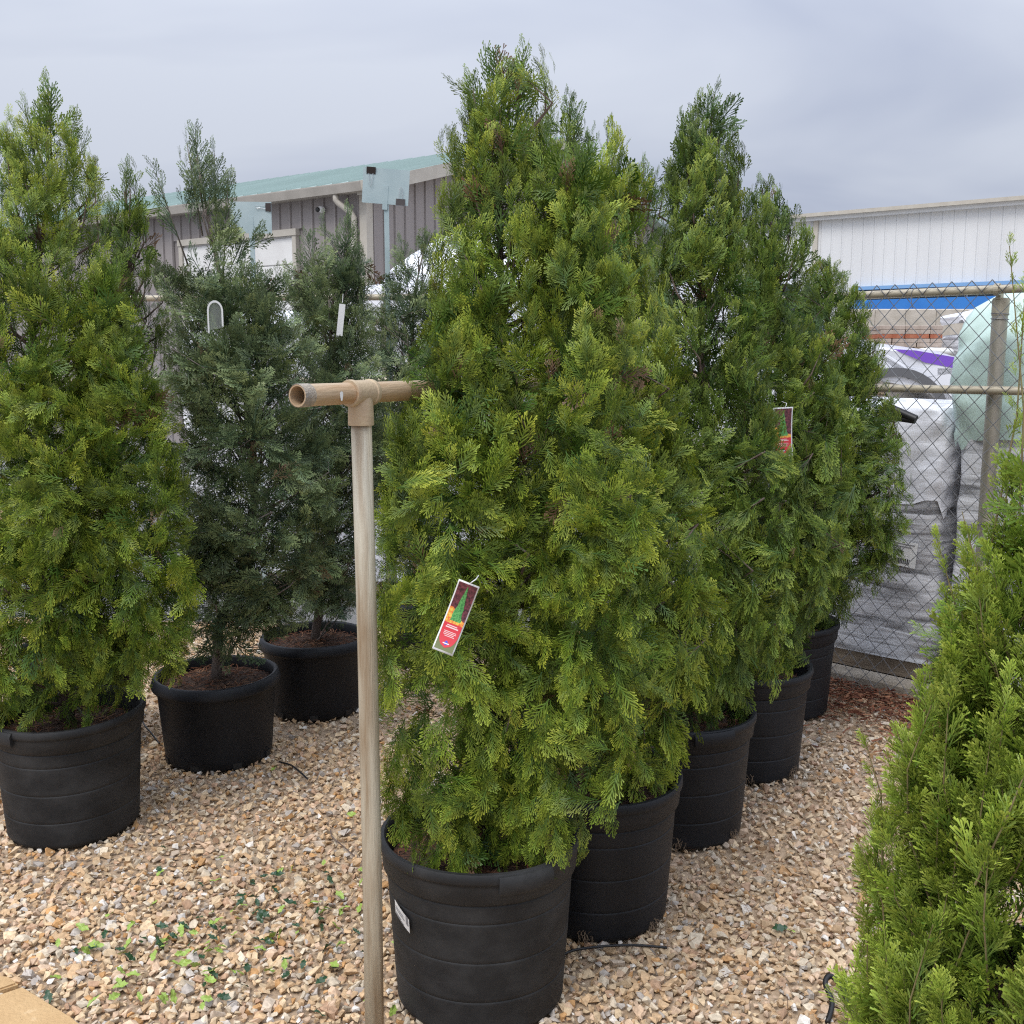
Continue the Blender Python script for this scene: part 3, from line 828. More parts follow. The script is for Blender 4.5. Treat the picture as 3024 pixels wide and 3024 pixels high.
def crown_column(rng, x, y, zs, prof, yo, seed, pal, nclump, per, spray, size, style, open_top, view, rim):
    """branch fans of one upright column of a crown: profile rows are (z, x centre, radius), yo its offset in depth"""
    dark, mid, tipc, gold = pal
    ztop = prof[0][0]; zbot = prof[-1][0]
    zz = np.linspace(zbot, ztop, 400); _, rr = prof_at(prof, zz)      # heights weighted by circumference
    w = rr + .06 + (.13 * np.clip((zz - zbot) / (ztop - zbot) - .5, 0, .3) / .3 if style == 'thuja' else 0); cdf = np.cumsum(w) / w.sum()
    z = np.interp(rng.random(nclump), cdf, zz)
    cxs, rs = prof_at(prof, z)
    ph = rng.uniform(0, 2 * np.pi, nclump)
    facing = np.cos(ph - np.arctan2(view[1] - y, view[0] - x))          # the far side carries fewer branches
    keep = rng.random(nclump) < np.clip(.66 + .62 * facing, .18, 1)
    z, ph, cxs, rs = z[keep], ph[keep], cxs[keep], rs[keep]; n = len(z)
    hgt = (z - .45) / (2.5 - .45)
    out = np.stack([np.cos(ph), np.sin(ph), np.zeros(n)], 1); tan = np.stack([-np.sin(ph), np.cos(ph), np.zeros(n)], 1)
    # upright folds: noise that changes quickly round the crown and slowly up it
    lump = np.array([.6 * mnoise.noise((math.cos(a) * 1.5 + seed, math.sin(a) * 1.5, zz_ * 2.0)) + .85 * mnoise.noise((math.cos(a) * 3.0 + seed * 2, math.sin(a) * 3.0, zz_ * 1.5 + 5)) for a, zz_ in zip(ph, z)])
    depth = np.clip(.90 + .40 * lump + rng.normal(0, .045, n), .45, 1.02)
    top_cut = ztop - open_top * (ztop - zbot)
    kk = (rng.random(n) < np.clip(1.08 + 1.8 * lump, .22, 1)) & ((z < top_cut) | (rng.random(n) < .34))
    z, ph, cxs, rs, hgt, out, tan, lump, depth = [q[kk] for q in (z, ph, cxs, rs, hgt, out, tan, lump, depth)]; n = len(z)
    up = np.array([0, 0, 1.0])
    if style == 'thuja':
        vz = lerp(-.85, 1.35, np.clip(hgt, 0, 1.1)) + rng.normal(0, .35, n)
        bd = out * rng.uniform(.0, .42, n)[:, None] + tan * rng.normal(0, .28, n)[:, None] + up * vz[:, None]
    else:
        vz = lerp(-.25, 1.1, np.clip(hgt, 0, 1.1)) + rng.normal(0, .35, n)
        bd = out * rng.uniform(.35, 1.0, n)[:, None] + tan * rng.normal(0, .5, n)[:, None] + up * vz[:, None]
    bd = norm(bd)
    blen = size * rng.uniform(1.2, 2.4, n) * np.clip(.55 + rs / .3 * .5, .5, 1.1)
    tip = np.stack([cxs - x, np.full(n, yo), z - zs], 1) + out * np.maximum(rs * depth - size * .12 * np.clip(rs / .2, 0, 1), .006)[:, None]
    start = tip - bd * blen[:, None]
    bn = norm(out * .9 + up * .15 + rng.normal(0, .36, (n, 3)))         # face of the branch fan
    bn = norm(bn - bd * np.sum(bn * bd, 1, keepdims=True)); bs = np.cross(bd, bn)
    tone = np.clip(rng.normal(.46, .27, n) + .45 * lump, 0, 1)  # clump greens darken with the folds: crease shade put into the colour
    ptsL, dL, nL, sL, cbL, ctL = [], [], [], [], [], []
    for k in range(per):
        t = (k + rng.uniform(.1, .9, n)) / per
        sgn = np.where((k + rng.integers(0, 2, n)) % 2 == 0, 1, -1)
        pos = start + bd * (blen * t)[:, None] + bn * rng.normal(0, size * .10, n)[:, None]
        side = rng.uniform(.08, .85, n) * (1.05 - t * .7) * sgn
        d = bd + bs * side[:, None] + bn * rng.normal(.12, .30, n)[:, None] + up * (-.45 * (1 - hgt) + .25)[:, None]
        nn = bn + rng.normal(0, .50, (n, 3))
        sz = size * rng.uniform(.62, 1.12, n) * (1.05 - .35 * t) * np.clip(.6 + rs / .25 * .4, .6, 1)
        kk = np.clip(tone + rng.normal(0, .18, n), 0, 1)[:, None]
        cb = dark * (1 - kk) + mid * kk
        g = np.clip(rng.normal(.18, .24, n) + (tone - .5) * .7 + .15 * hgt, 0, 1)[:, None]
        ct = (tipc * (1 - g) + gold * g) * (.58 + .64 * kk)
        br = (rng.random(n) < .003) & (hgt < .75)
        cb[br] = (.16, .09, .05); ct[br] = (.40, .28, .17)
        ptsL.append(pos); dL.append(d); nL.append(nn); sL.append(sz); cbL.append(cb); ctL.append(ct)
    ni = int(n * per * .17)                                             # inner sprays, some dead and brown
    zi = np.interp(rng.random(ni), cdf, zz); ci, ri = prof_at(prof, zi); pi = rng.uniform(0, 2 * np.pi, ni)
    oi = np.stack([np.cos(pi), np.sin(pi), np.zeros(ni)], 1)
    posi = np.stack([ci - x, np.full(ni, yo), zi - zs], 1) + oi * (ri * rng.uniform(.10, .60, ni))[:, None]
    ok = zi < top_cut; hi_ = (zi - .45) / 2.05
    di = oi * .6 + rng.normal(0, .5, (ni, 3)) + up * lerp(-.2, .9, hi_)[:, None]
    kk = rng.random((ni, 1)); cbi = dark * (1 - kk) + mid * .8 * kk; cti = mid * (1 - kk) + tipc * .6 * kk
    bi = rng.random(ni) < .05; cbi[bi] = (.10, .055, .03); cti[bi] = (.19, .11, .06)
    ptsL.append(posi[ok]); dL.append(di[ok]); nL.append((oi + rng.normal(0, .6, (ni, 3)))[ok]); sL.append((size * rng.uniform(.7, 1.2, ni))[ok]); cbL.append(cbi[ok]); ctL.append(cti[ok])
    pos, d, nn, sz, cb, ct = [np.concatenate(q) for q in (ptsL, dL, nL, sL, cbL, ctL)]
    end = pos + norm(d) * sz[:, None]
    rad = np.hypot(end[:, 0], end[:, 1])
    ok = ~((end[:, 2] < rim - .03) & (rad > .25)) & (end[:, 2] > -.01)   # nothing hangs over the pot's rim or into its soil
    perm = rng.permutation(np.nonzero(ok)[0])
    return place_sprays(spray, pos[perm], d[perm], nn[perm], sz[perm], cb[perm], ct[perm]), start, tip, blen

def conifer(name, label, x, y, zs, prof, seed, palette, nclump, per, spray, size, style='thuja', open_top=0.0, leaders=None, group=None, cols=(), view=(0, 0)):
    """tapered trunk with limbs, and a crown of branch fans that follows its columns' profiles"""
    rng = np.random.default_rng(seed); rnd = random.Random(seed)
    pal = [np.array(PAL[palette][k]) for k in ('dark', 'mid', 'tip', 'gold')]
    dark, mid, tipc, gold = pal
    root = thing(name, label, 'tree', (x, y, zs), 0, group)
    ztop = prof[0][0]; zbot = prof[-1][0]
    rim = .085 if style == 'thuja' else .055
    a0, start, tip, blen = crown_column(rng, x, y, zs, prof, 0.0, seed, pal, nclump, per, spray, size, style, open_top, view, rim)
    n = len(start); arrs = [a0]
    for q, (cp, yo, nc) in enumerate(cols):
        arrs.append(crown_column(rng, x, y, zs, cp, yo, seed + 3 * q + 1, pal, nc, per, spray, size, style, 0, view, rim)[0])
    # leading shoots: upright stems feathered with small sprays
    lim = MB()
    tr = MB()
    lead = [(prof[0][1], 0, ztop - .015, .20)] + [(a, b, c - .03, d) for a, b, c, d in (leaders or [])]
    for (lx, ly, lz, ll) in lead:
        m = 16
        tt = (np.arange(m) + rng.uniform(0, .8, m)) / m
        c0, _ = prof_at(prof, lz - ll)
        base = np.array([lerp(c0, lx, .6) - x, ly * .6, lz - ll - zs]); top = np.array([lx - x, ly, lz - zs])
        ax = norm(top - base)
        pp = base + (top - base) * tt[:, None]
        a = rng.uniform(0, 2 * np.pi, m)
        o2 = np.stack([np.cos(a), np.sin(a), np.zeros(m)], 1)
        dd = ax + o2 * .75 * (1.05 - tt * .7)[:, None]
        kk = rng.random((m, 1)) * .6 + .3
        arrs.append(place_sprays(TIP, pp, dd, np.cross(o2, np.array([0, 0, 1.0])) + rng.normal(0, .5, (m, 3)), size * .80 * (1.15 - .55 * tt), dark * (1 - kk) + mid * kk, tipc * (.75 + .3 * kk)))
        lim.tube([tuple(base - ax * .1), tuple((base + top) / 2), tuple(top - ax * .02)], [.004, .0025, .001], 5)
    # trunk and limbs
    nodes = []
    for k in range(9):
        t = k / 8; zt = lerp(zs - .02, ztop - .12, t); c, _ = prof_at(prof, max(zt, zbot))
        c = lerp(x, c, min(1, t * 3))
        nodes.append((c - x + .012 * math.sin(k * 2.1 + seed), .012 * math.cos(k * 1.7 + seed), zt - zs))
    rad0 = .028 if style == 'thuja' else .024
    tr.tube(nodes, [lerp(rad0, .004, k / 8) for k in range(9)], 9)
    tr.build('trunk', M['bark'] if style == 'thuja' else M['bark_grey'], root, smooth=True)
    for k in range(0, n, max(1, n // 90)):
        s = start[k]; hz = max(.03, s[2] - blen[k] * .9 * (.4 + .6 * rnd.random()))
        q = min(7.999, max(0, hz / max(.1, (ztop - .12 - zs)) * 8)); i0 = int(q); a = np.array(nodes[i0]); b = np.array(nodes[min(8, i0 + 1)])
        o0 = a + (b - a) * (q - i0); mdl = (o0 + s) / 2 + np.array([0, 0, -.02])
        lim.tube([tuple(o0), tuple(mdl), tuple(s), tuple(lerp(s, tip[k], .6))], [.0062, .0046, .0032, .0015], 5, cap=False)
    lim.build('limbs', M['bark'] if style == 'thuja' else M['bark_grey'], root, smooth=True)
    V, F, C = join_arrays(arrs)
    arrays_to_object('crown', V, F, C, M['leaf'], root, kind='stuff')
    return root

PROF = {
 'A': [(2.53, .03, .016), (2.48, 0, .085), (2.38, -.02, .126), (2.26, -.02, .152), (2.13, -.02, .160), (2.0, -.03, .170), (1.86, -.03, .185), (1.59, -.02, .18), (1.31, .0, .18), (1.02, .0, .18), (.80, -.02, .18), (.62, -.04, .18), (.46, -.06, .13)],
 'B': [(2.44, .28, .011), (2.34, .28, .054), (2.26, .27, .109), (2.11, .27, .143), (1.88, .28, .185), (1.56, .29, .24), (1.24, .31, .285), (1.07, .35, .317), (.81, .34, .295), (.55, .33, .245), (.43, .31, .17)],
 'C': [(2.70, .70, .011), (2.59, .69, .078), (2.45, .66, .137), (2.27, .66, .155), (2.09, .66, .165), (1.72, .69, .215), (1.33, .72, .275), (.94, .74, .305), (.63, .74, .285), (.45, .70, .18)],
 'D': [(2.48, 1.01, .016), (2.35, 1.04, .116), (2.14, 1.08, .168), (1.82, 1.10, .214), (1.49, 1.12, .266), (1.15, 1.13, .290), (.81, 1.13, .278), (.58, 1.10, .217), (.43, 1.07, .138)],
 'E': [(2.23, 1.51, .018), (2.08, 1.52, .141), (1.83, 1.55, .225), (1.44, 1.58, .293), (1.10, 1.60, .335), (.78, 1.59, .314), (.55, 1.52, .241), (.42, 1.44, .161)],
 'T2': [(2.81, .23, .011), (2.70, .24, .080), (2.49, .24, .102), (2.24, .24, .140), (1.71, .23, .242), (1.04, .22, .304), (.55, .23, .20)],
 'T3': [(2.72, .63, .010), (2.58, .63, .089), (2.34, .63, .128), (1.44, .66, .224), (.90, .66, .23), (.5, .66, .15)],
 'L1': [(2.72, -1.60, .018), (2.65, -1.61, .099), (2.56, -1.61, .144), (2.41, -1.62, .160), (2.27, -1.65, .190), (2.09, -1.67, .235), (1.90, -1.70, .275), (1.72, -1.72, .31), (1.43, -1.74, .35), (1.14, -1.76, .37), (.84, -1.75, .37), (.63, -1.72, .34), (.47, -1.70, .25)],
 'L1b': [(2.59, -1.65, .011), (2.49, -1.66, .071), (2.27, -1.66, .122), (1.93, -1.67, .172), (1.48, -1.72, .22), (.77, -1.92, .20), (.5, -1.97, .14)],
 'L2': [(2.70, -1.31, .036), (2.60, -1.33, .088), (2.54, -1.29, .094), (2.37, -1.25, .150), (2.19, -1.25, .255), (1.93, -1.20, .31), (1.60, -1.13, .36), (1.25, -1.11, .39), (.90, -1.13, .37), (.66, -1.20, .27), (.49, -1.30, .15)],
 'L3': [(2.42, -.77, .057), (2.36, -.84, .160), (2.16, -.87, .210), (1.90, -.88, .225), (1.57, -.86, .27), (1.18, -.85, .28), (.78, -.90, .23), (.51, -.95, .14)],
 'L4': [(2.46, -.49, .089), (2.28, -.52, .175), (1.99, -.56, .28), (1.54, -.58, .33), (.93, -.55, .30), (.46, -.51, .20)],
}
COLS = {
 'A': [([(2.00, -.07, .018), (1.88, -.09, .095), (1.62, -.135, .165), (1.30, -.165, .200), (1.00, -.175, .208), (.75, -.175, .195), (.57, -.165, .170), (.45, -.15, .11)], -.10, 350),
       ([(2.22, .14, .018), (2.06, .165, .090), (1.75, .205, .140), (1.35, .225, .168), (.95, .225, .180), (.72, .18, .180), (.56, .11, .160), (.46, .07, .10)], -.09, 330)],
 'L1': [([(2.02, -1.43, .018), (1.88, -1.43, .09), (1.55, -1.41, .175), (1.15, -1.40, .22), (.78, -1.40, .24), (.58, -1.45, .20)], -.02, 390),
        ([(1.80, -1.60, .018), (1.60, -1.62, .12), (1.15, -1.64, .19), (.80, -1.66, .20), (.62, -1.68, .13)], -.20, 180)],
 'C': [([(1.98, .82, .018), (1.80, .83, .09), (1.35, .87, .155), (.95, .89, .16), (.68, .85, .11)], -.08, 110)],
 'D': [([(2.12, 1.03, .018), (1.95, 1.04, .08), (1.5, 1.05, .15), (1.0, 1.06, .165), (.68, 1.06, .10)], -.13, 120), ([(1.88, 1.25, .018), (1.70, 1.26, .08), (1.2, 1.28, .13), (.85, 1.27, .12), (.7, 1.25, .08)], -.04, 90)],
 'E': [([(1.75, 1.62, .018), (1.55, 1.66, .1), (1.1, 1.70, .17), (.8, 1.68, .15), (.65, 1.62, .10)], -.12, 120)],
}
GR = 'potted evergreens standing in rows on the gravel'
# name: label, seed, palette, clumps, per clump, templates, spray size, style, open top, extra leaders
TREES = [
 ('A', 'arborvitae', 'bright green arborvitae with a picture tag, beside the rusty T-shaped pipe', 3, 'emerald', 480, 11, THUJA_HI, .102, 'thuja', .05, [(-.10, -.02, 2.47, .2), (.09, .03, 2.36, .2), (.14, -.06, 2.20, .2)]),
 ('B', 'arborvitae', 'yellowish green arborvitae second along the row, touching the tree with the picture tag', 7, 'emerald', 620, 10, THUJA_MID, .106, 'thuja', .08, [(.20, 0, 2.24, .18), (.37, 0, 2.27, .2)]),
 ('C', 'arborvitae', 'tall pointed arborvitae third along the row from the rusty pipe', 13, 'deep', 610, 10, THUJA_MID, .104, 'thuja', .06, [(.62, .03, 2.53, .2), (.78, 0, 2.36, .18)]),
 ('D', 'arborvitae', 'arborvitae fourth along the row, with a half-hidden red tag', 17, 'deep', 470, 10, THUJA_MID, .106, 'thuja', .05, [(1.10, 0, 2.37, .2), (.95, 0, 2.35, .2)]),
 ('E', 'arborvitae', 'egg-shaped arborvitae in shade-darkened green, last in the row by the chain link fence', 19, 'deep', 540, 10, THUJA_MID, .106, 'thuja', .04, [(1.60, 0, 2.12, .2), (1.43, 0, 2.13, .2)]),
 ('T2', 'arborvitae', 'tall dark-tipped arborvitae behind the first two trees of the row', 23, 'deep', 190, 10, THUJA_MID, .115, 'thuja', .05, [(.16, 0, 2.68, .2), (.31, 0, 2.66, .2)]),
 ('T3', 'arborvitae', 'thin arborvitae whose sparse tip shows between the second and third trees of the row', 29, 'deep', 170, 10, THUJA_MID, .118, 'thuja', .10, [(.56, 0, 2.58, .2), (.71, 0, 2.60, .2)]),
 ('L1', 'arborvitae', 'broad bright green arborvitae in the dark grey banded pot', 31, 'emerald', 480, 11, THUJA_HI, .112, 'thuja', .07, [(-1.69, 0, 2.67, .2), (-1.52, 0, 2.62, .2), (-1.74, -.05, 2.42, .2)]),
 ('L1b', 'arborvitae', 'slim arborvitae with a loose tip just behind the broad bright green one', 37, 'deep', 180, 9, THUJA_MID, .115, 'thuja', .10, [(-1.60, 0, 2.48, .2), (-1.73, 0, 2.45, .2)]),
 ('L2', 'cedar_tree', 'blue-green cedar with a thin bare leader and a clear plastic loop tag', 41, 'cedar', 560, 9, CEDAR, .140, 'cedar', .26, [(-1.48, -.02, 2.57, .3), (-1.18, 0, 2.53, .3), (-1.24, .03, 2.66, .3), (-1.36, .04, 2.70, .3)]),
 ('L3', 'cedar_tree', 'short bushy dark cedar with a white strip tag, behind the pipe post', 43, 'cedar', 440, 9, CEDAR, .135, 'cedar', .10, [(-.98, 0, 2.36, .25), (-1.05, 0, 2.18, .25), (-.78, 0, 2.49, .3)]),
 ('L4', 'cedar_tree', 'dark cedar standing beside the nearer galvanised sign stand', 47, 'cedar', 470, 9, CEDAR, .140, 'cedar', .15, [(-.62, 0, 2.44, .25), (-.40, 0, 2.50, .25)]),
]
PX = {p[0]: (p[1], p[2]) for p in POTS}
for (k, name, label, seed, pal, nc, per, tmpl, size, style, ot, ld) in TREES:
    x, y = PX[k]
    conifer(name, label, x, y, POT_Z[k], PROF[k], seed, pal, nc, per, tmpl, size, style, ot, ld, GR, COLS.get(k, ()))

# the juniper: upright feathery plumes
def juniper(x, y, zs):
    rng = np.random.default_rng(91); rnd = random.Random(91)
    p = PAL['juniper']; dark, mid, tipc, gold = [np.array(p[k]) for k in ('dark', 'mid', 'tip', 'gold')]
    root = thing('juniper', 'yellow-green juniper with upright feathery shoots, standing apart from the rows', 'shrub', (x, y, zs), 0)
    tr = MB(); tr.tube([(0, 0, -.02), (.01, 0, .3), (-.01, .01, .8), (0, 0, 1.3)], [.024, .018, .011, .003], 9); tr.build('trunk', M['bark'], root, smooth=True)
    prof = [(1.62, -.03, .05), (1.48, -.04, .12), (1.34, -.06, .18), (1.10, -.05, .24), (.93, -.05, .29), (.76, -.05, .33), (.58, -.03, .36), (.36, -.02, .37), (.15, 0, .30)]
    stems = MB(); arrs = []; shoots = MB()
    plumes = []
    zz = np.linspace(.25, 1.60, 200); _, rr = prof_at(prof, zz); cdf = np.cumsum(rr + .05); cdf /= cdf[-1]
    for i in range(300):
        zt = float(np.interp(rng.random(), cdf, zz)); a = rng.uniform(0, 2 * np.pi)
        if math.cos(a - math.atan2(-y, -x)) < -.2 and rng.random() < .5: continue
        c, r = prof_at(prof, zt); r = float(r) * rng.uniform(.72, 1.0)
        tip = np.array([c + r * math.cos(a), r * math.sin(a), zt - zs])
        L = rng.uniform(.22, .40)
        o = np.array([math.cos(a), math.sin(a), 0])
        lean = norm(o * rng.uniform(.10, .5) + np.array([0, 0, 1.0]) + rng.normal(0, .14, 3))
        st = tip - lean * L + np.array([0, 0, -.02]); plumes.append((st, (st + tip) / 2 + o * .03, tip, 1.0, rng.uniform(0, 1)))
    for (tx, ty, tz, L, ln) in [(-.165, .03, 1.97, .62, -.10), (-.12, .05, 1.95, .6, .06), (-.235, .0, 1.47, .34, -.12), (-.27, .03, 1.42, .3, -.1), (-.12, -.02, 1.66, .4, -.1), (-.34, 0, 1.04, .3, -.14), (-.40, 0, .80, .28, -.12), (-.20, -.1, 1.2, .3, -.1), (-.39, .05, 1.02, .3, -.1)]:
        tip = np.array([tx, ty, tz - zs]); st = tip - np.array([ln * .6, 0, L])
        plumes.append((st, (st + tip) / 2 + np.array([.02, 0, 0]), tip, .55, rng.uniform(.4, 1)))
    for (a, b, c, dens, tone) in plumes:
        m = int(23 * (.6 + .6 * dens)); t = np.sort(rng.random(m)) ** .9
        P = (a * ((1 - t) ** 2)[:, None] + b * (2 * t * (1 - t))[:, None] + c * (t * t)[:, None])
        ax = norm((b - a) * (1 - t)[:, None] + (c - b) * t[:, None])
        rv = rng.normal(0, 1, (m, 3)); sd = norm(rv - ax * np.sum(rv * ax, 1, keepdims=True))
        d = ax + sd * (.85 * (1.1 - t * .75))[:, None]
        kk = np.clip(tone * .6 + rng.normal(.2, .2, m), 0, 1)[:, None]
        g = np.clip(rng.normal(.15, .25, m) + .3 * tone * t, 0, 1)[:, None]
        arrs.append(place_sprays(JUNI, P, d, sd + rng.normal(0, .5, (m, 3)), .088 * (1.15 - .62 * t) * rng.uniform(.7, 1.2, m) * (.55 if dens < 1 else 1), dark * (1 - kk) + mid * kk, (tipc * (1 - g) + gold * g) * (.7 + .4 * kk)))
        stems.tube([tuple(a), tuple(b), tuple(c)], [.0024, .0018, .0008], 4, cap=False)
    ni = 700
    zi = np.interp(rng.random(ni), cdf, zz); ci, ri = prof_at(prof, zi); pi = rng.uniform(0, 2 * np.pi, ni); oi = np.stack([np.cos(pi), np.sin(pi), np.zeros(ni)], 1)
    posi = np.stack([ci, np.zeros(ni), zi - zs - .05], 1) + oi * (ri * rng.uniform(.2, .75, ni))[:, None]
    kk = rng.random((ni, 1))
    arrs.append(place_sprays(JUNI, posi, oi * .7 + np.array([0, 0, .8]) + rng.normal(0, .4, (ni, 3)), oi + rng.normal(0, .6, (ni, 3)), .10 * rng.uniform(.7, 1.2, ni), dark * (1 - kk * .5) + mid * kk * .5, mid * (1 - kk) + tipc * kk * .7))
    stems.build('limbs', noisemat('juniper_stem', (.17, .12, .06), (.24, .21, .09), 20, .8), root, smooth=True)
    V, F, C = join_arrays(arrs)
    arrays_to_object('crown', V, F, C, M['leaf'], root, kind='stuff')
juniper(PX['R1'][0], PX['R1'][1], POT_Z['R1'])

# ------------------------------------------------------------------ rusty T-shaped pipe support
PA = math.atan2(.866, .5)
ps = thing('pipe_support', 'rusty galvanised T-shaped pipe support with an open threaded end', 'pipe', (-.351, 2.389, 0), PA)
ZT = 1.682
mb = MB(); mb.tube([(0.0, 0.0, -.05), (.004, -.001, .5), (.006, .0, 1.1), (0, 0, ZT)], .0242, 28); mb.build('post', M['pipe'], ps, smooth=True)
def open_pipe(x0, x1):
    mb = MB(); seg = 28; vs = []
    for (x, r) in ((x0, .0205), (x0, .0242), (x0 + .002, .0245), (x1, .0242)):
        for k in range(seg):
            a = 2 * math.pi * k / seg; vs.append((x, r * math.cos(a), ZT + r * math.sin(a)))
    for k in range(seg): a = 2 * math.pi * k / seg; vs.append((x0 + .16, .0205 * math.cos(a), ZT + .0205 * math.sin(a)))
    fs = []
    for i in range(3):
        for k in range(seg): fs.append((i * seg + k, i * seg + (k + 1) % seg, (i + 1) * seg + (k + 1) % seg, (i + 1) * seg + k))
    for k in range(seg): fs.append((k, 4 * seg + k, 4 * seg + (k + 1) % seg, (k + 1) % seg))
    mb.add(vs, fs); return mb
M['pipe_h'] = noisemat('rusty_pipe_horizontal', (.52, .43, .30), (.30, .15, .06), 8, .55, .25, bump=.25, bscale=90, stretch=(.28, 2.2, 2.2), lo=.35, hi=.72, c3=(.44, .275, .15), detail=8)
smooth_by_angle(open_pipe(-.215, 3.0).build('crossbar', M['pipe_h'], ps), 50)
mb = MB()
pts = []
for k in range(9):
    x = -.2145 + k * .004; mb.lathe([(.0247, -.0016), (.0256, 0), (.0247, .0016)], 28, M=Matrix.Translation((x, 0, ZT)) @ Matrix.Rotation(R(90), 4, 'Y'))
mb.build('thread', M['pipe_thread'], ps, smooth=True)
mb = MB()   # tee fitting: horizontal sleeve with collars and a branch
prof = [(.0246, -.043), (.0300, -.043), (.0312, -.039), (.0312, -.031), (.0290, -.029), (.0290, .029), (.0312, .031), (.0312, .039), (.0300, .043), (.0246, .043)]
mb.lathe(prof, 32, M=Matrix.Translation((0, 0, ZT)) @ Matrix.Rotation(R(90), 4, 'Y'))
mb.lathe([(.0270, -.010), (.0285, -.024), (.0292, -.030), (.0298, -.050), (.0302, -.071), (.0296, -.075), (.0245, -.075)], 32, M=Matrix.Translation((0, 0, ZT)))
smooth_by_angle(mb.build('tee_fitting', noisemat('rusty_casting', (.50, .40, .26), (.38, .21, .09), 16, .65, .2, bump=.2, bscale=150, lo=.35, hi=.7, c3=(.44, .33, .22), detail=8), ps), 40)
mb = MB(); mb.add([(-.098 + .005 * math.cos(a) * (1 + .3 * math.sin(3 * a)), -.0252 + .0005, ZT - .004 + .013 * math.sin(a) * (1 + .2 * math.cos(2 * a))) for a in np.linspace(0, 2 * math.pi, 12, endpoint=False)], [tuple(range(12))])
mb.build('paint_fleck', M['white_print'], ps)
mb = MB(); mb.tube([(2.9, 0, -.05), (2.9, 0, ZT - .02)], .0242, 20); mb.build('post', M['pipe'], ps, smooth=True)

